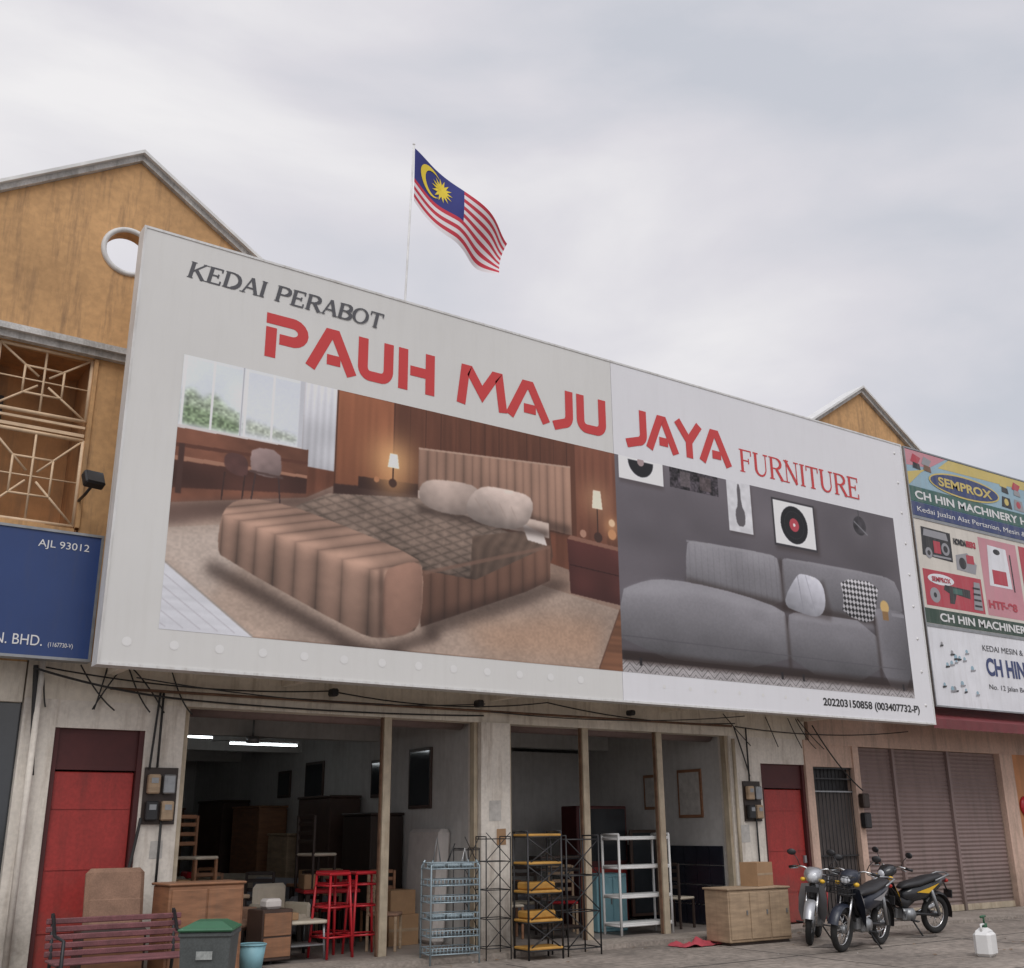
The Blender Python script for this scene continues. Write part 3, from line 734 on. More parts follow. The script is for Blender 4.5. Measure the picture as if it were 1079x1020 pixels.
SG={
'K':(.88,[((.18,0),(.18,1),1,3),((.24,.42),(.76,1),0,2),((.36,.56),(.78,0),1,1)]),
'E':(.78,[((.18,0),(.18,1),1,3),((.18,.97),(.68,.97),0,0),((.18,.52),(.54,.52),0,0),((.18,.03),(.70,.03),0,0),((.68,1.0),(.68,.78),0,0),((.70,0),(.70,.24),0,0),((.54,.64),(.54,.40),0,0)]),
'D':(.92,[((.18,0),(.18,1),1,3),('c',[(.18,.97),(.45,.97)]+arc(.40,.5,.42,.46,80,-80,8)+[(.45,.03),(.18,.03)],[0,0,0,.5,1,1,1,1,1,1,.5,0,0,0])]),
'A':(.86,[((.12,0),(.44,1),0,1),((.44,1),(.78,0),1,1),((.26,.35),(.62,.35),0,0)]),
'I':(.40,[((.2,0),(.2,1),1,3)]),
'P':(.80,[((.18,0),(.18,1),1,3),('c',[(.18,.97),(.42,.97)]+arc(.42,.72,.30,.25,80,-80,6)+[(.42,.47),(.18,.47)],[0,0,0,.6,1,1,1,.6,0,0,0])]),
'R':(.86,[((.18,0),(.18,1),1,3),('c',[(.18,.97),(.42,.97)]+arc(.42,.74,.29,.23,80,-80,6)+[(.42,.5),(.18,.5)],[0,0,0,.6,1,1,1,.6,0,0,0]),((.44,.5),(.78,0),1,1)]),
'B':(.82,[((.18,0),(.18,1),1,3),('c',[(.18,.97),(.42,.97)]+arc(.42,.76,.27,.22,80,-80,6)+[(.42,.54),(.18,.54)],[0,0,0,.6,1,1,1,.6,0,0,0]),('c',[(.42,.52)]+arc(.42,.28,.32,.25,80,-80,6)+[(.42,.03),(.18,.03)],[0,0,.6,1,1,1,.6,0,0,0])]),
'O':(.92,[('c',arc(.44,.5,.37,.47,0,360,20),[1,.9,.6,.3,0,0,0,.3,.6,.9,1,.9,.6,.3,0,0,0,.3,.6,.9,1])]),
'T':(.80,[((.40,0),(.40,1),1,1),((.06,.97),(.74,.97),0,0),((.06,1),(.06,.76),0,0),((.74,1),(.74,.76),0,0)]),
'F':(.76,[((.18,0),(.18,1),1,3),((.18,.97),(.68,.97),0,0),((.18,.52),(.54,.52),0,0),((.68,1),(.68,.76),0,0),((.54,.64),(.54,.40),0,0)]),
'U':(.90,[('c',[(.18,1),(.18,.3)]+arc(.45,.3,.27,.28,200,340,7)+[(.74,.3),(.74,1)],[1,1,1,.8,.5,.3,.3,.3,.2,.1,0,0]),((.05,.97),(.33,.97),0,0),((.62,.97),(.87,.97),0,0)]),
'N':(.92,[((.18,0),(.18,1),0,3),((.14,1),(.76,0),1,0),((.76,0),(.76,1),0,2)]),
' ':(.42,[])}
def serif(inkb,s,u0,u1,v0,v1,m,slant=0,tk=.17,tn=.06):
    h=v1-v0; tot=sum(SG[c][0] for c in s); sc=(u1-u0)/tot; x=u0
    for c in s:
        wd,st=SG[c]
        def T(p): return (x+p[0]*sc+(p[1]*h*slant), v0+p[1]*h)
        for q in st:
            if q[0]=='c':
                P=[T(p) for p in q[1]]; ws=[h*(tn+(tk-tn)*k) for k in (q[2]+[0]*40)[:len(P)]]
                inkb.ribbon(P,ws,m)
            else:
                a,b2,thick,sf=q
                inkb.ribbon([T(a),T(b2)],h*(tk if thick else tn),m)
                hw=.14
                for bit,p in ((1,a if a[1]<b2[1] else b2),(2,b2 if b2[1]>a[1] else a)):
                    if sf&bit:
                        yy=.025 if bit==1 else .975
                        inkb.ribbon([T((p[0]-hw,yy)),T((p[0]+hw,yy))],h*.05,m)
        x+=wd*sc
k1=Ink('heading_lettering',sb); serif(k1,'KEDAI PERABOT',52,322,478,501,M_lgry,slant=.2,tk=.21,tn=.09); k1.done()
k2=Ink('furniture_lettering',sb); serif(k2,'FURNITURE',1000,1310,396,437,M_lred,tk=.15,tn=.06); k2.done()
txt('registration_number','202203150858 (003407732-P)',X0+11.55,Z0+0.16,YB-0.004,0.125,M_lblk,sb,width=2.55,bold=0.004)
w=B('dots',sb)
for i in range(26):
    u=26+i*52.0
    if i in (13,14): continue
    r=0.052 if i<13 else 0.03
    w.add([(X0+u/100+r*math.cos(t*.3491),YB-0.003,Z0+0.24+r*math.sin(t*.3491)) for t in range(18)],[tuple(range(18))],M_dot)
w.done()
w=B('panel_screws',sb)
for v in range(30,520,60): w.tube([(X0+14.3,YB-0.006,Z0+v/100),(X0+14.3,YB,Z0+v/100)],0.028,M_dot,10)
w.done()

# ------------------------------------------------------------------ left blue sign
bsn=empty('blue_office_sign')
M_blue=mat('sign_blue',(0.020,0.050,0.17),0.4,0.08,1.2,streak=0.25,dirt=(.06,.07,.12))
w=B('panel',bsn); w.box(-1.6,2.80,12.6,12.75,3.44,4.84,M_blue)
for a,b,c,d in ((-1.63,2.83,4.84,4.87),(-1.63,2.83,3.41,3.44),(2.80,2.83,3.44,4.84),(-1.63,-1.6,3.44,4.84)): w.box(a,b,12.585,12.76,c,d,M_grey)
w.box(0.5,0.55,12.76,13.2,3.6,3.65,M_rust); w.box(2.3,2.35,12.76,13.2,3.6,3.65,M_rust)
w.done()
M_tw=mat('text_white',(0.72,0.72,0.72),0.5,0.02,2)
txt('licence_number','AJL 93012',2.13,4.66,12.595,0.085,M_tw,bsn,width=0.55)
txt('company_name','AGENSI PEKERJAAN SDN. BHD.',0.35,3.55,12.595,0.12,M_tw,bsn,width=1.95)
txt('company_number','(1167730-V)',2.36,3.55,12.595,0.05,M_tw,bsn,width=0.26)
w=B('floodlight'); w.tube([(2.62,13.2,5.42),(2.62,12.85,5.42),(2.66,12.75,5.5)],0.02,M_black,6)
w.M=TR(2.66,12.7,5.55,0.2)@Matrix.Rotation(-0.5,4,'X'); w.bbox(-.12,.12,-.06,.06,-.09,.11,M_black,.02); w.box(-.1,.1,-.066,-.061,-.07,.09,M_win); w.done()

# ------------------------------------------------------------------ right neighbour signs
YS=12.3
def signbox(name,x0,x1,z0,z1,m,y=YS):
    e=empty(name); w=B('panel',e); w.box(x0,x1,y,y+0.15,z0,z1,m)
    for a,b,c,d in ((x0-.03,x1+.03,z1,z1+.03),(x0-.03,x1+.03,z0-.03,z0),(x0-.03,x0,z0,z1),(x1,x1+.03,z0,z1)): w.box(a,b,y-.012,y+.16,c,d,M_grey)
    for xx in (x0+.5,x1-.5): w.box(xx,xx+.05,y+.15,YF,z0+.2,z0+.25,M_rust)
    w.done(); return e
def flat(e,name,pts,m,l=1,y=YS):
    w=B(name,e); w.poly([(p[0],y-0.002*l,p[1]) for p in pts],m); w.done()
def col(n,c,r=.5): return mat(n,lin(c)[:3],r,.07,2,streak=.25,dirt=(.35,.33,.30))
Cte=col('s_teal',(88,132,142));Cye=col('s_yellow',(205,185,110));Cpk=col('s_pink',(200,140,150));Cnb=col('s_navy',(52,66,112));Cgr=col('s_green',(60,100,92));Ccr=col('s_cream',(214,208,198));Crd=col('s_red',(180,62,76));Cbk=col('s_black',(42,42,45));Cgy=col('s_grey',(150,150,155));Cwh=col('s_white',(226,227,232));Cdg=col('s_dkgreen',(46,70,58));Clb=col('s_pale_blue',(150,180,195));Cbr=col('s_brown',(120,90,70))
def ell(cx,cz,rx,rz,n=28): return [(cx+rx*math.cos(2*math.pi*i/n),cz+rz*math.sin(2*math.pi*i/n)) for i in range(n)]
def R4(a,b,c,d): return [(a,c),(b,c),(b,d),(a,d)]
e=signbox('hardware_shop_sign',17.85,24.0,7.40,8.80,Cte)
flat(e,'photo_strip',R4(17.86,23.99,8.02,8.79),Clb,1)
flat(e,'stripe',[(17.86,8.45),(17.86,8.79),(19.2,8.79),(18.6,8.5)],Cpk,2); flat(e,'stripe',[(18.9,8.55),(19.3,8.79),(23.9,8.79),(23.9,8.62)],Cye,2)
flat(e,'stripe',[(17.86,8.03),(18.3,8.35),(18.5,8.45),(17.86,8.3)],Cye,3)
for i,(x,c1,c2) in enumerate(((18.0,Crd,Cbk),(18.35,Cgy,Cbr),(21.05,Cye,Cbk),(21.5,Crd,Cgy),(22.1,Cgr,Cbk),(22.8,Cbr,Cgy),(23.3,Crd,Cbk))):
    flat(e,'tool_picture',[(x,8.55),(x+.22,8.50),(x+.34,8.66),(x+.1,8.72)],c1,4); flat(e,'tool_picture',[(x+.05,8.42),(x+.3,8.40),(x+.28,8.52),(x+.08,8.54)],c2,5)
    if x>21: flat(e,'tool_picture',[(x-.02,8.08),(x+.36,8.06),(x+.32,8.3),(x+.04,8.32)],c2,4); flat(e,'tool_picture',ell(x+.17,8.2,.08,.08,14),c1,5)
flat(e,'oval',ell(19.75,8.26,1.22,.25),Cye,6); flat(e,'oval',ell(19.75,8.26,1.17,.215),Cnb,7)
flat(e,'band',R4(17.86,23.99,7.71,8.01),Cgr,3)
flat(e,'band',R4(17.86,23.99,7.41,7.69),Cnb,4)
txt('brand_text','SEMPROX',18.83,8.17,YS-.018,.19,Cye,e,width=1.85,bold=.008)
txt('name_text','CH HIN MACHINERY HARDWARE',18.0,7.77,YS-.010,.17,M_tw,e,width=5.7,bold=.006)
txt('detail_text','Kedai Jualan Alat Pertanian, Mesin & Pembinaan',18.0,7.5,YS-.012,.11,M_tw,e,width=4.9)
e=signbox('hardware_shop_sign',17.85,24.0,5.26,7.34,Ccr)
flat(e,'block',R4(17.95,19.85,5.62,6.34),Crd,1)
flat(e,'block',R4(19.95,21.3,5.62,7.25),Cpk,1)
flat(e,'block',R4(21.4,23.9,5.62,7.25),Crd,1)
flat(e,'band',R4(17.86,23.99,5.27,5.56),Cdg,2)
txt('name_text','CH HIN MACHINERY HARDWARE',18.3,5.34,YS-.008,.16,M_tw,e,width=5.0,bold=.006)
flat(e,'generator',[(18.02,6.62),(18.98,6.58),(19.0,7.18),(18.06,7.2)],Cbk,2); flat(e,'generator_tank',[(18.1,7.02),(18.9,7.0),(18.86,7.15),(18.14,7.16)],Cgy,3); flat(e,'generator_wheel',ell(18.22,6.68,.11,.11),Cgy,3); flat(e,'generator_wheel',ell(18.22,6.68,.05,.05),Cbk,4)
flat(e,'generator_engine',R4(18.4,18.62,6.7,6.95),Crd,3); flat(e,'generator_head',ell(18.78,6.82,.13,.13),Cgy,3); flat(e,'generator_head',ell(18.78,6.82,.07,.07),Cbk,4); flat(e,'generator_bar',R4(18.35,18.93,6.62,6.66),Cgy,3)
txt('brand_text','HONDA',19.08,6.98,YS-.008,.12,Cbk,e,width=.42,bold=.01); txt('brand_text','ISEKI',19.5,6.98,YS-.008,.12,Crd,e,width=.32,bold=.01)
flat(e,'motor',[(19.08,6.45),(19.7,6.42),(19.78,6.62),(19.5,6.84),(19.1,6.75)],Cgy,2); flat(e,'motor_fan',ell(19.3,6.6,.12,.12),Cbk,3); flat(e,'motor_tank',R4(19.45,19.7,6.62,6.8),Crd,3)
flat(e,'oval',ell(18.5,6.17,.42,.11),Cwh,2); txt('brand_text','SEMPROX',18.2,6.12,YS-.010,.095,Crd,e,width=.6,bold=.004)
flat(e,'drill',[(18.7,5.72),(18.85,5.72),(18.95,5.92),(19.4,5.88),(19.42,6.06),(18.6,6.08),(18.55,5.98),(18.72,5.92)],Cbk,2); flat(e,'drill_body',R4(18.85,19.15,5.93,6.04),Cgr,3)
flat(e,'cutter',ell(18.25,5.84,.16,.15),Cgy,2); flat(e,'cutter_hub',ell(18.25,5.84,.05,.05),Cbk,3); flat(e,'blade',[(19.48,5.68),(19.78,5.68),(19.78,6.25),(19.58,6.25)],Cgy,3)
for k in range(4): flat(e,'blade_line',R4(19.52,19.76,5.74+k*.12,5.78+k*.12),Cbk,4)
txt('brand_text','HTF-98',20.0,5.78,YS-.008,.16,Crd,e,width=1.0,bold=.008)
flat(e,'sprayer',[(20.15,6.25),(20.95,6.25),(20.9,7.1),(20.25,7.12)],Cwh,2); flat(e,'sprayer_pump',R4(20.3,20.8,6.3,6.6),Crd,3); flat(e,'sprayer_cap',ell(20.55,7.0,.12,.06),Cbk,3); flat(e,'sprayer_hose',R4(21.0,21.04,6.2,7.0),Cbk,3)
flat(e,'chainsaw',[(21.6,6.3),(22.3,6.3),(23.2,6.5),(23.2,6.7),(22.3,6.75),(21.7,6.8)],Cwh,2); flat(e,'chainsaw_body',R4(21.7,22.25,6.35,6.7),Cbr,3)
e=signbox('hardware_shop_sign',17.85,24.0,3.72,5.2,Cwh)
txt('detail_text','KEDAI MESIN & HARDWARE',19.55,4.87,YS-.006,.12,M_lgry,e,width=2.6)
txt('name_text','CH HIN MACHINERY',19.6,4.40,YS-.006,.34,Cnb,e,width=3.7,bold=.016)
txt('detail_text','No. 12 Jalan Besar, Kawasan Perniagaan',19.6,4.12,YS-.006,.1,M_lgry,e,width=3.2)
random.seed(3)
for i in range(16):
    x=17.98+random.random()*1.25; z=3.92+random.random()*0.95; sz=random.uniform(.6,1.1)
    flat(e,'tool_drawing',ell(x+.07,z+.07,.05*sz,.05*sz,12),random.choice([Cgy,Clb,Clb]),1+i%3)
    flat(e,'tool_drawing',[(x,z),(x+.16*sz,z+.02),(x+.18*sz,z+.05),(x+.01,z+.04)],random.choice([Cgy,Cbk,Cgy]),4+i%3)

# ------------------------------------------------------------------ flag
def fpos(s,t):
    top=Vector((1.66*s,0,-1.10*s+0.05*math.sin(math.pi*s)))
    bot=Vector((1.48*s-0.03*math.sin(math.pi*s),0,-0.90-0.80*s-0.22*math.sin(math.pi*s)))
    p=top.lerp(bot,t); p.y=-0.10*s+0.13*math.sin(7.5*s+1.9*t)*min(1,s*2.2)+.03*math.sin(15*s-3*t)*s
    p.x+=0.05*math.sin(9*s+2*t)*s; p.z+=0.04*math.sin(8*s+3*t)*s
    return Vector((6.55,12.15,11.32))+p
fl=empty('malaysian_flag')
M_fr=mat('flag_red',(0.52,0.035,0.06),.8,.06,4);M_fw=mat('flag_white',(0.72,0.68,0.70),.8,.04,4);M_fb=mat('flag_blue',(0.028,0.035,0.19),.8,.06,4);M_fy=mat('flag_yellow',(0.76,0.58,0.05),.8,.04,4)
w=B('cloth',fl); nu,nvv=60,28
w.v=[tuple(fpos(i/nu,j/nvv)) for j in range(nvv+1) for i in range(nu+1)]
for j in range(nvv):
    for i in range(nu):
        m=M_fb if (i<nu//2 and j<16) else (M_fr if (j//2)%2==0 else M_fw)
        a=j*(nu+1)+i; w.f.append([a,a+nu+1,a+nu+2,a+1]); w.mi.append(w._m(m)); w.sm.append(True)
w.done()
w=B('crescent_and_star',fl)
def fp2(fx,t,off):
    p=fpos(fx/2,t); n=(fpos(fx/2+.01,t)-p).cross(fpos(fx/2,t+.01)-p).normalized()
    return tuple(p+n*off)
for off in (0.007,-0.007):
    V=[];n=24
    for i in range(n+1):
        a=D2R(38+(322-38)*i/n)
        V.append(fp2(.37+.235*math.cos(a),.286+.235*math.sin(a),off))
    for i in range(n+1):
        a=D2R(46+(314-46)*i/n)
        V.append(fp2(.43+.185*math.cos(a),.286+.195*math.sin(a),off))
    w.add(V,[(i,i+1,n+2+i,n+1+i) for i in range(n)],M_fy)
    V=[fp2(.59,.286,off)]
    for i in range(28):
        a=2*math.pi*i/28; r=.20 if i%2==0 else .10
        V.append(fp2(.59+r*math.cos(a),.286+r*math.sin(a),off))
    w.add(V,[(0,1+i,1+(i+1)%28) for i in range(28)],M_fy)
w.done()
w=B('flag_pole'); w.tube([(6.50,12.26,7.8),(6.50,12.25,8.8),(6.53,12.15,11.36)],0.016,M_flash,8); w.ball((6.53,12.15,11.38),.022,M_white,8); w.done()

# ------------------------------------------------------------------ wires, meters, pipes
w=B('overhead_cables')
def cable(a,b,sag,r=0.010,n=14,m=M_wire):
    a=Vector(a);b=Vector(b)
    w.tube([tuple(a.lerp(b,i/n)-Vector((0,0,sag*4*(i/n)*(1-i/n)))) for i in range(n+1)],r,m,6)
cable((2.4,13.1,3.4),(6.0,13.12,3.34),.10);cable((6.0,13.12,3.34),(9.5,13.1,3.38),.12);cable((9.5,13.1,3.38),(13.4,13.12,3.25),.10);cable((13.4,13.12,3.2),(18,13.1,3.3),.1)
cable((3.3,12.4,3.25),(8.4,13.1,3.3),.12,.008);cable((8.4,13.1,3.2),(13,12.5,3.3),.1,.008)
cable((2.3,12.9,3.35),(4.2,13.14,3.12),.05,.014);cable((4.2,13.14,3.12),(8.4,13.14,3.14),.04,.012)
cable((13.4,13.15,3.2),(13.7,13.15,2.4),-.02,.012);cable((3.8,13.15,3.2),(3.75,13.15,2.3),.0,.014)
cable((3.7,13.14,1.75),(3.55,13.1,0.9),.05,.018);cable((15.3,13.1,3.3),(16.5,13.1,2.2),.1,.012)
cable((2.35,13.05,3.4),(2.45,13.08,2.2),.0,.03)
random.seed(5)
for k in range(7):
    x=random.uniform(2.4,4.0); cable((x,13.13,3.45),(x+random.uniform(-.3,.5),13.13,2.95),random.uniform(-.05,.08),.009)
for k in range(5):
    x=random.uniform(12.8,15.0); cable((x,13.13,3.4),(x+random.uniform(.2,.7),13.13,2.9),random.uniform(0,.08),.008)
w.done()
def meters(x,z,n=2):
    w=B('electricity_meter')
    w.box(x-.03,x+.36,YF-.03,YF-.002,z-.04,z+.6,M_dark)
    for i in range(n):
        for k in range(2):
            xx=x+.18*k; zz=z+.3*i
            w.bbox(xx,xx+.14,YF-.12,YF-.03,zz,zz+.22,[M_black,M_lwood,M_grey][(i+k)%3],.015)
            w.box(xx+.03,xx+.11,YF-.125,YF-.121,zz+.12,zz+.18,M_grey)
    w.tube([(x+.1,YF-.05,z+.6),(x+.1,YF-.05,3.2)],.015,M_wire,6); w.tube([(x+.2,YF-.05,z),(x+.2,YF-.05,z-.7)],.015,M_wire,6)
    w.done()
meters(3.74,1.72);meters(13.58,1.72)
w=B('electricity_meter'); w.bbox(16.43,16.6,YF-.16,YF-.03,1.55,1.82,M_black,.02); w.bbox(16.43,16.6,YF-.16,YF-.03,1.9,2.15,M_dark,.02); w.done()
w=B('soffit_lamp'); w.bbox(8.2,8.3,12.95,13.1,3.24,3.34,M_black,.02); w.bbox(5.95,6.05,12.95,13.1,3.26,3.36,M_black,.02);w.bbox(11.0,11.1,12.95,13.1,3.26,3.34,M_black,.02); w.done()
w=B('drain_pipe'); w.tube([(2.42,13.05,3.45),(2.42,13.05,0.06)],.035,M_whw,10); w.tube([(13.35,13.14,3.0),(13.35,13.14,.06)],.03,M_steel,8);w.done()
# paper notices stuck on piers
w=B('paper_notice')
for (x,z,a,b2,m) in ((8.5,1.7,.2,.28,M_paper),(8.62,1.38,.16,.22,M_card),(13.45,1.35,.2,.28,M_paper),(3.85,1.3,.15,.2,M_paper)):
    yy=YF-.054 if 8<x<9 else YF-.004
    w.poly([(x,yy,z),(x+a,yy,z+.005),(x+a-.004,yy,z+b2),(x+.003,yy,z+b2-.006)],m)
w.done()

# ------------------------------------------------------------------ furniture outside
w=B('slatted_bench',M=TR(2.6,12.15,0,0.0))
for i in range(5): w.bbox(0,1.36,-.02+.015*i,.012+.015*i,.42+i*.075,.475+i*.075,M_benchw,.008)
for i in range(5): w.bbox(0,1.36,-.50+.095*i,-.43+.095*i,.38,.405,M_benchw,.008)
for x in (.06,1.28):
    w.tube([(x,-.5,0),(x,-.5,.6),(x,-.1,.62),(x,.05,.8)],.018,M_black,8); w.tube([(x,-.5,.37),(x,.0,.37)],.018,M_black,8); w.tube([(x,.05,0),(x,-.02,.4),(x,.08,.82)],.018,M_black,8)
w.done()
w=B('seat_cushion',M=TR(3.05,12.55,0.62)@Matrix.Rotation(-.15,4,'X')); w.bbox(0,.62,0,.13,0,.62,M_brownc,.05); w.bbox(.04,.58,-.01,.02,.04,.3,M_brownc,.01); w.done()
w=B('cushion_stand'); w.bbox(3.02,3.70,12.5,12.85,0.06,.62,M_dark,.02); w.bbox(3.05,3.67,12.49,12.499,.12,.56,M_wood,.003); w.done()
w=B('low_cupboard',M=TR(3.86,12.35,0,0.10))
w.bbox(0,.88,0,.45,.05,1.03,M_wood,.012); w.bbox(-.02,.90,-.02,.47,1.032,1.06,M_wood,.01)
for i in range(2): w.bbox(.03+.42*i,.43+.42*i,-.018,-.001,.1,.99,M_wood,.008); w.box(.40+.06*i,.42+.06*i,-.035,-.019,.5,.62,M_black)
w.box(.02,.86,.02,.42,0,.05,M_dark)
w.done()
w=B('wheelie_bin',M=TR(3.08,8.75,0,-.5)@Matrix.Diagonal((.86,.86,.97,1)))
def frus(b,x,y,z0,z1,a0,b0,a1,b1,m):
    b.add([(x-a0,y-b0,z0),(x+a0,y-b0,z0),(x+a0,y+b0,z0),(x-a0,y+b0,z0),(x-a1,y-b1,z1),(x+a1,y-b1,z1),(x+a1,y+b1,z1),(x-a1,y+b1,z1)],[(0,3,2,1),(4,5,6,7),(0,1,5,4),(1,2,6,5),(2,3,7,6),(3,0,4,7)],m)
frus(w,0,0,.04,.86,.17,.19,.22,.25,M_binb); w.bbox(-.235,.235,-.265,.265,.86,.90,M_binb,.01); w.bbox(-.24,.24,-.29,.26,.901,.925,M_bing,.01); frus(w,0,0,.925,.97,.22,.24,.12,.15,M_bing)
w.tube([(-.2,.3,.88),(.2,.3,.88)],.02,M_binb,8); w.tube([(-.22,.2,.09),(-.16,.2,.09)],.09,M_blackrub,14); w.tube([(.16,.2,.09),(.22,.2,.09)],.09,M_blackrub,14)
M_lab=mat('bin_label',(.30,.32,.31),.6,.3,30)
w.box(-.07,.07,-.256,-.250,.70,.76,M_lab)
w.done()
def barstool(x,y,z,yaw,h=1.0):
    w=B('red_bar_stool',M=TR(x,y,z,yaw))
    w.bbox(-.17,.17,-.17,.17,.98*h,1.02*h,M_redp,.015)
    for a in (-1,1):
        for c in (-1,1): w.tube([(a*.15,c*.15,.98*h),(a*.2,c*.2,0)],.017,M_redp,8)
    for z2,s in ((.25,.19),(.6,.17),(.86,.157)):
        for q in ((-1,-1,1,-1),(1,-1,1,1),(1,1,-1,1),(-1,1,-1,-1)): w.tube([(q[0]*s,q[1]*s,z2*h),(q[2]*s,q[3]*s,z2*h)],.013,M_redp,6)
    w.done()
barstool(6.35,13.55,.06,.2); barstool(6.82,13.6,.06,-.15); barstool(6.6,14.1,.06,.5)
def armchair(x,y,yaw,m,name='cream_chair'):
    w=B(name,M=TR(x,y,.06,yaw)); w.bbox(-.28,.28,-.28,.26,.36,.48,m,.05); w.bbox(-.28,.28,.2,.3,.44,.86,m,.05); w.bbox(-.33,-.27,-.25,.28,.4,.62,m,.03); w.bbox(.27,.33,-.25,.28,.4,.62,m,.03)
    for a in (-.24,.24):
        for c in (-.22,.22): w.tube([(a,c,.36),(a,c,0)],.02,M_black,8)
    w.done()
armchair(6.0,14.4,.3,M_cream); armchair(5.1,13.9,.7,M_brownc,'brown_armchair')
w=B('low_table',M=TR(5.85,13.65,.06)); w.bbox(-.4,.4,-.28,.28,.42,.46,M_cream,.012)
for a in (-.34,.34):
    for c in (-.22,.22): w.tube([(a,c,.42),(a*1.05,c*1.05,0)],.016,M_grey,8)
w.bbox(-.35,.35,-.24,.24,.16,.18,M_grey,.008); w.bbox(-.2,.05,-.1,.12,.462,.55,M_card,.01); w.done()
def wardrobe(x,y,wd,dp,h,m,yaw=0):
    w=B('wardrobe',M=TR(x,y,.06,yaw)); w.bbox(0,wd,0,dp,0,h,m,.015); w.bbox(-.02,wd+.02,-.02,dp+.02,h+.001,h+.04,m,.01)
    for i in range(3):
        a=.02+i*(wd-.04)/3; w.bbox(a+.005,a+(wd-.04)/3-.005,-.02,-.001,.12,h-.03,m,.008); w.tube([(a+.05,-.035,h*.45),(a+.05,-.035,h*.55)],.008,M_grey,6)
    w.done()
M_dk2=mat('walnut_dark',(0.07,0.042,0.032),.45,.25,3)
for (y,h,m,wd) in ((15.4,1.75,M_dark,1.0),(16.9,2.05,M_dk2,1.3),(18.6,1.45,M_lwood,.9),(20.0,1.95,M_wood,1.4),(22.0,2.1,M_dk2,1.5)): wardrobe(8.36,y,wd,.55,h,m,math.pi/2)
wardrobe(4.3,23.5,1.8,.6,2.1,M_dk2); wardrobe(6.4,25.0,1.6,.5,2.0,M_wood)
# framed pictures / mirrors hung on the party walls
w=B('wall_frames')
for (y,z,a,h) in ((14.6,1.9,.7,.9),(16.0,2.1,.6,.6),(18.5,1.9,.8,.9),(20.0,2.2,.6,.5)):
    w.bbox(8.385,8.418,y,y+a,z,z+h,M_dk2,.006); w.box(8.38,8.384,y+.05,y+a-.05,z+.05,z+h-.05,M_win)
for (y,z,a,h) in ((13.9,1.75,.6,.8),(14.9,1.9,.5,.6)):
    w.bbox(13.29,13.318,y,y+a,z,z+h,M_wood,.006); w.box(13.285,13.289,y+.05,y+a-.05,z+.05,z+h-.05,M_paper)
w.done()
def sofa(x,y,yaw,m):
    w=B('sofa',M=TR(x,y,.06,yaw)); w.bbox(-.8,.8,-.4,.35,.1,.42,m,.06); w.bbox(-.8,.8,.25,.45,.3,.82,m,.07)
    for a in (-.9,.75): w.bbox(a,a+.16,-.42,.4,.08,.6,m,.05)
    for a in (-.76,.02): w.bbox(a,a+.74,-.42,.24,.40,.52,m,.05)
    w.done()
M_sg=mat('sofa_brown',(0.16,0.10,0.075),.8,.2,4);M_sg2=mat('sofa_grey',(0.25,0.25,0.27),.8,.2,4);M_sb=mat('sofa_beige',(0.42,0.36,0.29),.8,.15,4)
sofa(5.2,16.6,.2,M_sg);sofa(5.4,18.6,0,M_sb);sofa(6.9,16.9,-1.2,M_sg2);sofa(5.2,20.8,0,M_sg);sofa(7.0,19.4,-.8,M_sb)
def dchair(x,y,yaw,m,m2,z=.06):
    w=B('dining_chair',M=TR(x,y,z,yaw)); w.bbox(-.21,.21,-.21,.21,.43,.47,m2,.015)
    for a in (-.19,.19):
        w.bbox(a-.018,a+.018,-.2,-.165,0,.43,m,.004); w.bbox(a-.018,a+.018,.18,.215,0,.98,m,.004)
    for q in (.6,.72,.84,.94): w.bbox(-.17,.17,.185,.205,q,q+.05,m,.005)
    w.done()
for (x,y,a,m,m2) in ((4.5,15.3,.4,M_wood,M_cream),(5.3,15.3,-.3,M_wood,M_cream),(6.2,15.6,2.6,M_dark,M_redp),(7.0,15.3,1.9,M_dark,M_redp),(7.5,15.9,2.2,M_lwood,M_cream),(6.2,17.6,.6,M_wood,M_cream),(9.5,14.2,1.2,M_wood,M_cream),(10.1,14.6,2.4,M_dark,M_cream),(10.6,14.3,-.5,M_lwood,M_redp),(9.3,15.6,.3,M_wood,M_cream),(12.6,13.9,1.8,M_dark,M_cream),(7.3,13.9,.9,M_lwood,M_brownc),(7.7,14.9,2.9,M_wood,M_redp)): dchair(x,y,a,m,m2)
# chairs stacked upside on tables
for (x,y,a,m) in ((4.85,14.55,.5,M_wood),(6.75,15.0,1.8,M_dark),(9.8,15.4,.8,M_lwood)): dchair(x,y,a,m,M_cream,.82)
def dtable(x,y,yaw,m,wd=.55,dp=.35):
    w=B('dining_table',M=TR(x,y,.06,yaw)); w.bbox(-wd,wd,-dp,dp,.70,.75,m,.01)
    for a in (-wd+.07,wd-.07):
        for c in (-dp+.07,dp-.07): w.bbox(a-.03,a+.03,c-.03,c+.03,0,.7,M_dark,.005)
    w.bbox(-.38,-.22,-.2,.15,.752,.95,M_card,.01); w.bbox(.24,.40,-.1,.2,.752,.86,M_redp,.02); w.done()
dtable(4.95,14.6,.1,M_lwood); dtable(6.9,14.9,-.2,M_redp,.4,.3); dtable(9.8,15.4,.1,M_wood); dtable(6.2,19.8,.1,M_lwood); dtable(7.6,16.6,.3,M_wood,.45,.35)
M_matt=mat('mattress_ticking',(0.62,0.58,0.55),.9,.1,5)
w=B('mattress_stack',M=TR(4.2,17.2,.06))
for k in range(5): w.bbox(0,.95,0,1.9,.1+k*.22,.30+k*.22,[M_matt,M_blue_l,M_matt,M_brownc,M_matt][k],.04)
w.done()
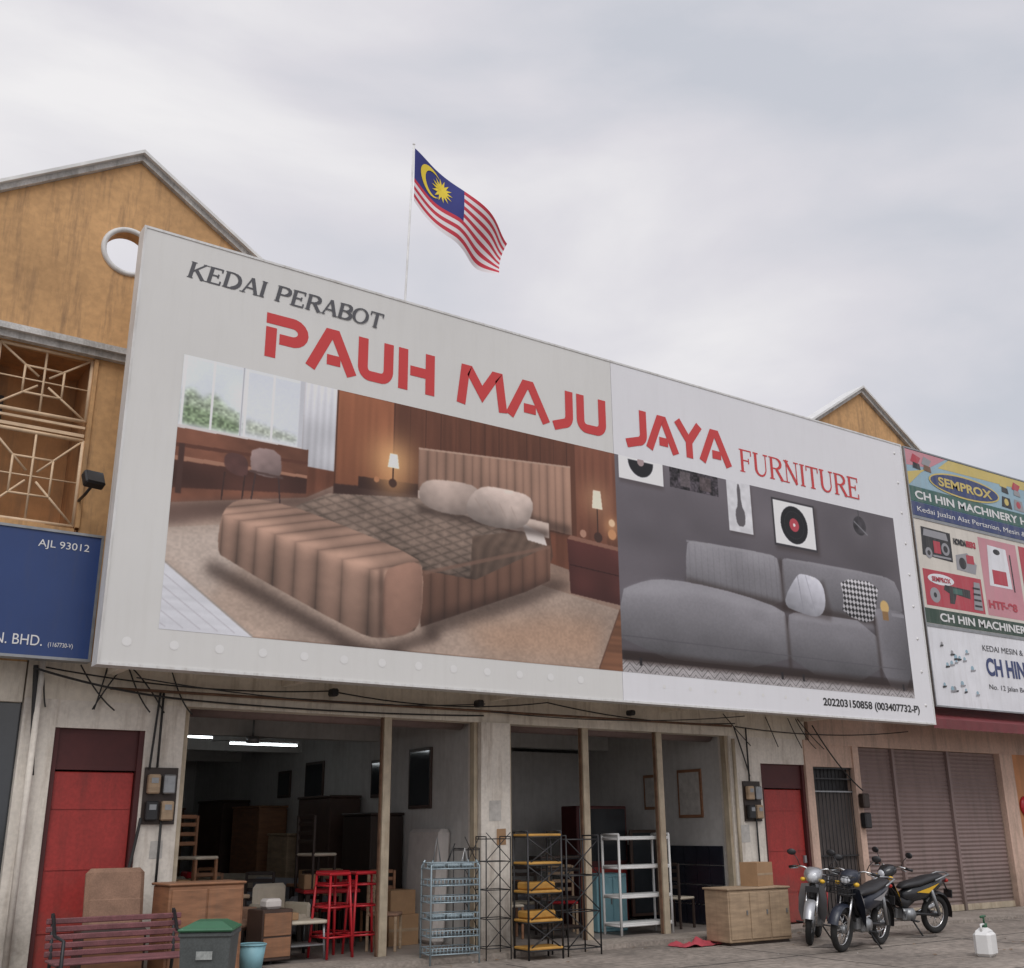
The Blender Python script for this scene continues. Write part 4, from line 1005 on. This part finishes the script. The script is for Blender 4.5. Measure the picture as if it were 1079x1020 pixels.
w=B('mattress_upright',M=TR(8.12,14.0,.06)@Matrix.Rotation(.06,4,'Y')); w.bbox(0,.2,0,.95,0,1.55,M_matt,.05); w.done()
w=B('carton_pile',M=TR(7.55,14.25,.06,.1)); w.box(0,.5,0,.4,0,.4,M_card); w.box(.04,.46,.03,.38,.402,.72,M_card); w.box(.0,.5,-.003,-.001,.18,.22,M_lwood); w.done()
w=B('plastic_bucket'); w.tube([(5.05,12.9,.06),(5.05,12.9,.34)],[.12,.16],M_blue_l,16); w.ring((5.05,12.9,.34),.16,.01,M_blue_l,'z'); w.done()
w=B('side_cabinet',M=TR(5.3,13.25,.06,.15)); w.bbox(0,.42,0,.38,.04,.62,M_dk2,.01); w.bbox(.02,.40,-.015,-.001,.08,.3,M_wood,.005); w.bbox(.02,.40,-.015,-.001,.32,.58,M_wood,.005); w.bbox(.08,.3,.05,.25,.622,.74,M_matt,.03); w.done()
# wire dish rack
w=B('dish_rack_stand',M=TR(7.52,12.55,0,-.15))
for a in (-.33,.33):
    for c in (-.17,.17): w.tube([(a,c,0),(a,c,1.15),(a*.9,c*.8,1.22)],.012,M_rackm,6)
for k in range(6):
    z=.12+k*.2
    for c in (-.17,.17):
        w.tube([(-.33,c,z),(.33,c,z)],.009,M_rackm,6); w.tube([(-.33,c,z+.07),(.33,c,z+.07)],.007,M_rackm,6)
    for a in (-.33,.33): w.tube([(a,-.17,z),(a,.17,z)],.009,M_rackm,6); w.tube([(a,-.17,z+.07),(a,.17,z+.07)],.007,M_rackm,6)
    for i in range(13):
        x=-.3+i*.05; w.tube([(x,-.17,z+.07),(x,-.17,z),(x,.17,z),(x,.17,z+.07)],.0055,M_rackm,4)
    if k in (2,5):
        for i in range(3): w.bbox(-.28+i*.2,-.12+i*.2,-.12,.12,z+.01,z+.06,M_rackm,.02)
w.tube([(-.2,.1,1.2),(-.15,.1,1.5),(-.1,.1,1.2)],.008,M_grey,6); w.tube([(0,.1,1.2),(.1,.1,1.42)],.008,M_black,6); w.tube([(.2,.1,1.2),(.24,.1,1.36),(.28,.1,1.2)],.008,M_white,6)
w.done()
def wstand(x,y,wd,dp,h,m,sm,levels,name,board=True,yaw=0,r=.012,arc_=False):
    w=B(name,M=TR(x,y,0,yaw))
    for a in (0,wd):
        for c in (0,dp): w.tube([(a,c,0),(a,c,h)],r,m,6)
        w.tube([(a,0,h),(a,dp,h)],r,m,6)
    for z in levels:
        if board: w.bbox(-.01,wd+.01,-.01,dp+.01,z,z+.03,sm,.006)
        for q in (((0,0),(wd,0)),((0,dp),(wd,dp)),((0,0),(0,dp)),((wd,0),(wd,dp))):
            w.tube([(q[0][0],q[0][1],z-.01),(q[1][0],q[1][1],z-.01)],r*.8,m,6)
    if arc_:
        for z in levels[:-1]: 
            w.tube([(0,0,z),(wd,0,z+(levels[1]-levels[0]))],r*.7,m,6); w.tube([(wd,0,z),(0,0,z+(levels[1]-levels[0]))],r*.7,m,6)
    w.done()
wstand(8.0,12.45,.36,.3,1.5,M_black,M_black,(.15,.5,.85,1.2,1.48),'wire_display_stand',False,-.1,.008,True)
wstand(8.42,12.1,.52,.35,1.56,M_black,M_ywood,(.12,.45,.8,1.15,1.5),'yellow_shelf_rack',True,-.05,.014,True)
wstand(9.08,12.15,.55,.35,1.5,M_black,M_dark,(.1,.55,1.0,1.46),'black_metal_rack',False,0,.011,True)
wstand(7.95,12.9,.3,.2,1.35,M_black,M_black,(.3,.7,1.1,1.34),'wire_display_stand',False,.3,.008,True)
wstand(9.7,13.6,.7,.35,1.2,M_black,M_dark,(.2,.6,1.0,1.17),'black_metal_rack',True,0,.011)
wstand(11.0,13.38,1.02,.4,1.5,M_white,M_white,(.2,.6,1.02,1.44),'white_shelf_rack',True,0,.02)
w=B('yellow_crates',M=TR(8.45,12.15,0))
for z in (.48,.83): w.bbox(.03,.47,.03,.3,z+.003,z+.10,M_ywood,.02)
w.done()
w=B('pale_blue_cabinet',M=TR(11.05,14.0,.06)); w.bbox(0,.6,0,.4,0,.85,M_blue_l,.015); w.bbox(.02,.29,-.015,-.001,.05,.8,M_blue_l,.008); w.bbox(.31,.58,-.015,-.001,.05,.8,M_blue_l,.008); w.box(.25,.27,-.03,-.016,.4,.5,M_grey); w.done()
w=B('red_display_cabinet',M=TR(11.6,15.2,.06)); w.bbox(0,1.1,0,.45,0,1.9,M_maroon,.015); w.box(.05,1.05,-.012,-.002,1.0,1.85,M_win); w.box(.05,1.05,-.012,-.002,.05,.9,M_red); w.done()
w=B('framed_mirror',M=TR(12.6,15.0,.06)); w.bbox(0,.6,0,.05,.1,1.5,M_dk2,.01); w.box(.05,.55,-.004,-.001,.15,1.45,M_win); w.done()
sofa(10.4,16.2,.1,M_sg2)
w=B('stacked_chairs',M=TR(9.5,14.9,.06))
for k in range(5): w.bbox(-.22,.22,-.22,.22,.42+k*.09,.45+k*.09,M_redp if k%2 else M_dk2,.01); w.bbox(-.22,.22,.2,.23,.6+k*.09,.85+k*.09,M_dk2,.01)
for a in (-.2,.2):
    for c in (-.2,.2): w.tube([(a,c,0),(a,c,.8)],.015,M_black,6)
w.done()
w=B('plywood_counter',M=TR(11.62,11.75,0,-.04))
w.bbox(0,1.2,0,.5,.04,.73,M_lwood,.01); w.bbox(-.02,1.22,-.02,.52,.731,.76,M_lwood,.008)
for i in range(3): w.bbox(.02+.39*i,.39+.39*i,-.016,-.001,.08,.70,M_lwood,.006); w.box(.32+.39*i,.34+.39*i,-.03,-.017,.4,.46,M_grey)
w.box(.03,1.17,.03,.47,0,.04,M_dark); w.done()
w=B('cardboard_box',M=TR(12.35,11.85,.762,.2)); w.box(0,.42,0,.3,0,.33,M_card); w.box(0.0,.42,-.002,-.001,.15,.18,M_lwood); w.done()
w=B('red_cloth'); n=10; V=[];F=[]
for j in range(n+1):
    for i in range(n+1):
        V.append((10.95+i*.075+random.uniform(-.02,.02),11.95+j*.04+random.uniform(-.02,.02),.012+max(0,.12*math.sin(i*.9)*math.sin(j*.8+i*.3))*(1-abs(i-5)/6)))
for j in range(n):
    for i in range(n): F.append((j*(n+1)+i,j*(n+1)+i+1,(j+1)*(n+1)+i+1,(j+1)*(n+1)+i))
w.add(V,F,mat('faded_red_cloth',(.42,.06,.08),.9,.2,6),True); w.done()
w=B('plastic_jerrycan',M=TR(13.3,8.9,0,.3)); w.bbox(-.15,.15,-.11,.11,0,.30,M_white,.04); frus(w,0,0,.30,.34,.11,.08,.04,.04,M_white); w.tube([(.05,0,.33),(.05,0,.39)],.035,M_bing,10); w.tube([(-.1,0,.3),(-.1,0,.38),(.02,0,.38)],.014,M_white,8)
w.tube([(0.05,0,.39),(0.05,0,.47)],.012,M_bing,6); w.tube([(-.06,0,.47),(.12,0,.47)],.016,M_bing,6); w.done()

# ------------------------------------------------------------------ motorcycles
def bike(x,y,yaw,body,acc,basket=False):
    w=B('parked_motorcycle',M=TR(x,y,0,yaw,D2R(-7)))
    R=.285
    for xx in (.61,-.61):
        w.ring((xx,0,R),R-.045,.045,M_blackrub,'y',32,10); w.ring((xx,0,R),R-.09,.014,M_chrome,'y',28,6)
        w.tube([(xx,-.05,R),(xx,.05,R)],.05,M_grey,12)
        for k in range(10):
            a=k*math.pi/5; w.tube([(xx,.02*(-1)**k,R),(xx+math.cos(a)*(R-.09),0,R+math.sin(a)*(R-.09))],.006,M_chrome,4)
    w.ring((.61,.055,R),.10,.006,M_grey,'y',20,4)
    for s in (-1,1):
        w.tube([(.61,s*.075,R),(.47,s*.075,.72)],.02,M_chrome,8); w.tube([(-.61,s*.1,R),(-.42,s*.12,.66)],.026,M_redp if acc is M_bkr else M_grey,8)
        w.tube([(-.61,s*.08,R),(0,s*.08,.33)],.022,M_black,8)
    def fender(cx,a0,a1,rad,hw,m):
        V=[];F=[];n=10
        for i in range(n+1):
            a=D2R(a0+(a1-a0)*i/n)
            for (o,dr) in ((-hw,-.035),(-hw*.6,0),(hw*.6,0),(hw,-.035)): V.append((cx+math.cos(a)*(rad+dr),o,R+math.sin(a)*(rad+dr)))
        for i in range(n):
            for k in range(3): F.append((i*4+k,i*4+k+1,i*4+k+5,i*4+k+4))
        w.add(V,F,m,True)
    fender(.61,15,165,R+.04,.075,body); fender(-.61,40,190,R+.06,.075,M_black)
    w.tube([(.5,0,.62),(.36,0,.95)],.045,M_black,10)
    w.loft([(.27,0,.98,.06,.03),(.33,0,.97,.13,.07),(.43,0,.93,.13,.10),(.51,0,.90,.09,.08),(.54,0,.89,.05,.05)],body,16)
    w.ball((.515,0,.90),(.04,.075,.065),M_lens,12)
    for s in (-1,1):
        w.ball((.47,s*.135,.86),(.045,.04,.03),M_gold,8)
        w.tube([(.35,s*.05,1.0),(.33,s*.18,1.03),(.26,s*.34,1.0)],.012,M_chrome,8); w.tube([(.29,s*.25,1.015),(.25,s*.36,.995)],.02,M_black,8)
        w.tube([(.31,s*.2,1.03),(.31,s*.24,1.12),(.29,s*.30,1.19)],.006,M_black,6); w.ball((.29,s*.33,1.21),(.018,.07,.045),M_black,10)
        w.tube([(.33,s*.22,1.0),(.36,s*.34,.98)],.007,M_grey,6)
    for s in (-1,1):
        P=[(.50,s*.05,.82),(.44,s*.16,.80),(.36,s*.20,.62),(.30,s*.20,.42),(.20,s*.16,.28),(.10,s*.08,.34),(.22,s*.05,.50),(.34,s*.04,.66)]
        w.add(P,[(0,1,2,7),(7,2,3,6),(6,3,4,5)],body,True)
        w.add([(a,b2*1.03+s*.004,c) for a,b2,c in ((.43,s*.165,.76),(.38,s*.192,.66),(.31,s*.197,.46),(.36,s*.192,.60))],[(0,1,2,3)],acc)
    w.loft([(.42,0,.74,.05,.05),(.25,0,.52,.07,.07),(.05,0,.46,.08,.08),(-.15,0,.58,.09,.08)],M_black,12)
    w.bbox(-.10,.16,-.10,.10,.22,.40,M_grey,.03)
    for k in range(6): w.bbox(.14+k*.028,.156+k*.028,-.07,.07,.27,.41,M_grey,.005)
    w.tube([(.02,-.12,.31),(.02,.13,.31)],.085,M_grey,16)
    w.tube([(.28,-.06,.28),(.2,-.13,.2),(-.1,-.15,.19),(-.35,-.17,.24)],.018,M_chrome,8); w.tube([(-.33,-.17,.24),(-.8,-.19,.38)],[.03,.048],M_chrome,12)
    w.bbox(.0,.06,-.26,.26,.235,.255,M_black,.008)
    w.loft([(.12,0,.58,.06,.06),(-.05,0,.60,.12,.12),(-.3,0,.64,.13,.13),(-.6,0,.73,.11,.09),(-.82,0,.80,.05,.04)],body,16)
    for s in (-1,1): w.add([(-.08,s*.133,.64),(-.35,s*.138,.70),(-.60,s*.121,.76),(-.34,s*.139,.62)],[(0,1,2,3)],acc)
    w.loft([(.16,0,.70,.05,.02),(.05,0,.73,.10,.045),(-.2,0,.76,.13,.05),(-.42,0,.81,.125,.05),(-.7,0,.85,.09,.035),(-.76,0,.85,.05,.02)],M_seat,16)
    w.tube([(-.5,.13,.80),(-.8,.12,.88),(-.86,0,.89),(-.8,-.12,.88),(-.5,-.13,.80)],.013,M_grey,8)
    w.ball((-.84,0,.78),(.035,.08,.035),M_taill,10)
    w.bbox(-.93,-.91,-.08,.08,.52,.64,M_black,.005); w.tube([(-.82,0,.76),(-.92,0,.6)],.012,M_black,6)
    w.bbox(.555,.565,-.09,.09,.70,.78,M_black,.003)
    w.tube([(.40,.02,.97),(.52,.10,.80),(.45,.06,.62),(.16,.07,.42)],.006,M_black,5)
    w.tube([(.0,.1,.25),(-.06,.28,.01)],.012,M_black,6)
    if basket:
        for z in (.75,.82,.89,.96):
            w.tube([(.54,-.15,z),(.78,-.15,z),(.78,.15,z),(.54,.15,z)],.006,M_black,4,closed=True)
        for k in range(7):
            q=-.15+k*.05; w.tube([(.78,q,.75),(.78,q,.97)],.004,M_black,4)
            w.tube([(.54+k*.04,-.15,.75),(.54+k*.04,-.15,.97)],.004,M_black,4)
    w.done()
M_bk=mat('bike_black',(0.02,0.022,0.025),.25,.05,4,spec=.7)
M_bkr=mat('bike_red',(0.30,0.02,0.02),.3,.05,4)
M_bb=mat('bike_blue_black',(0.02,0.025,0.04),.3,.1,4)
bike(13.1,11.55,math.pi+0.62,M_silver,M_bkr)
bike(12.85,10.5,math.pi+0.25,M_bb,M_silver,True)
bike(14.85,11.25,math.pi-0.10,M_bk,M_gold)

# ------------------------------------------------------------------ sky + light
world=bpy.data.worlds.new('World'); scene.world=world; world.use_nodes=True
nt=world.node_tree; N=nt.nodes; L=nt.links; N.clear()
out=N.new('ShaderNodeOutputWorld')
sun_dir=Vector((-0.35,-0.75,1.0)).normalized()
elev=math.asin(sun_dir.z); rot=math.atan2(sun_dir.x,sun_dir.y)
sky=N.new('ShaderNodeTexSky'); sky.sky_type='NISHITA'; sky.sun_disc=False; sky.sun_elevation=elev; sky.sun_rotation=rot; sky.air_density=1.5; sky.dust_density=4
b1=N.new('ShaderNodeBackground'); b1.inputs['Strength'].default_value=0.10; L.new(sky.outputs['Color'],b1.inputs['Color'])
tc=N.new('ShaderNodeTexCoord'); mpg=N.new('ShaderNodeMapping'); mpg.inputs['Scale'].default_value=(1,1,2.4); mpg.inputs['Rotation'].default_value=(0.1,0.15,0.6)
L.new(tc.outputs['Generated'],mpg.inputs['Vector'])
n1=N.new('ShaderNodeTexNoise'); n1.inputs['Scale'].default_value=2.1; n1.inputs['Detail'].default_value=7; n1.inputs['Roughness'].default_value=.5; n1.inputs['Distortion'].default_value=.35
L.new(mpg.outputs['Vector'],n1.inputs['Vector'])
cr=N.new('ShaderNodeValToRGB'); e0,e1=cr.color_ramp.elements
e0.position=.33; e0.color=lin((202,205,214)); e1.position=.68; e1.color=lin((244,242,243))
em=cr.color_ramp.elements.new(.5); em.color=lin((223,221,227))
L.new(n1.outputs['Fac'],cr.inputs['Fac'])
sx=N.new('ShaderNodeSeparateXYZ'); L.new(tc.outputs['Generated'],sx.inputs['Vector'])
mr=N.new('ShaderNodeMapRange'); mr.inputs['From Min'].default_value=.72; mr.inputs['From Max'].default_value=1.0; mr.inputs['To Min'].default_value=1.0; mr.inputs['To Max'].default_value=1.8
L.new(sx.outputs['Z'],mr.inputs['Value'])
b2=N.new('ShaderNodeBackground'); L.new(cr.outputs['Color'],b2.inputs['Color']); L.new(mr.outputs['Result'],b2.inputs['Strength'])
mx=N.new('ShaderNodeMixShader'); mx.inputs['Fac'].default_value=.95
L.new(b1.outputs['Background'],mx.inputs[1]); L.new(b2.outputs['Background'],mx.inputs[2]); L.new(mx.outputs['Shader'],out.inputs['Surface'])
sd=bpy.data.lights.new('sun','SUN'); sd.energy=1.2; sd.angle=D2R(30); sd.color=(1,.98,.95)
so=bpy.data.objects.new('sun',sd); scene.collection.objects.link(so); so.rotation_euler=(-sun_dir).to_track_quat('-Z','Y').to_euler()

# ------------------------------------------------------------------ camera
cd=bpy.data.cameras.new('camera'); cd.sensor_width=36; cd.sensor_fit='HORIZONTAL'; cd.lens=36*1128/1079; cd.clip_end=3000
co_=bpy.data.objects.new('camera',cd); scene.collection.objects.link(co_)
Rm=Matrix(((0.8286,-0.1650,-0.5349),(-0.5597,-0.2582,-0.7873),(-0.0083,0.9519,-0.3063)))
q=Rm.to_quaternion(); q.normalize()
co_.rotation_mode='QUATERNION'; co_.rotation_quaternion=q; co_.location=(0,0,1.6)
scene.camera=co_
scene.view_settings.view_transform='Standard'; scene.view_settings.look='None'; scene.view_settings.exposure=0
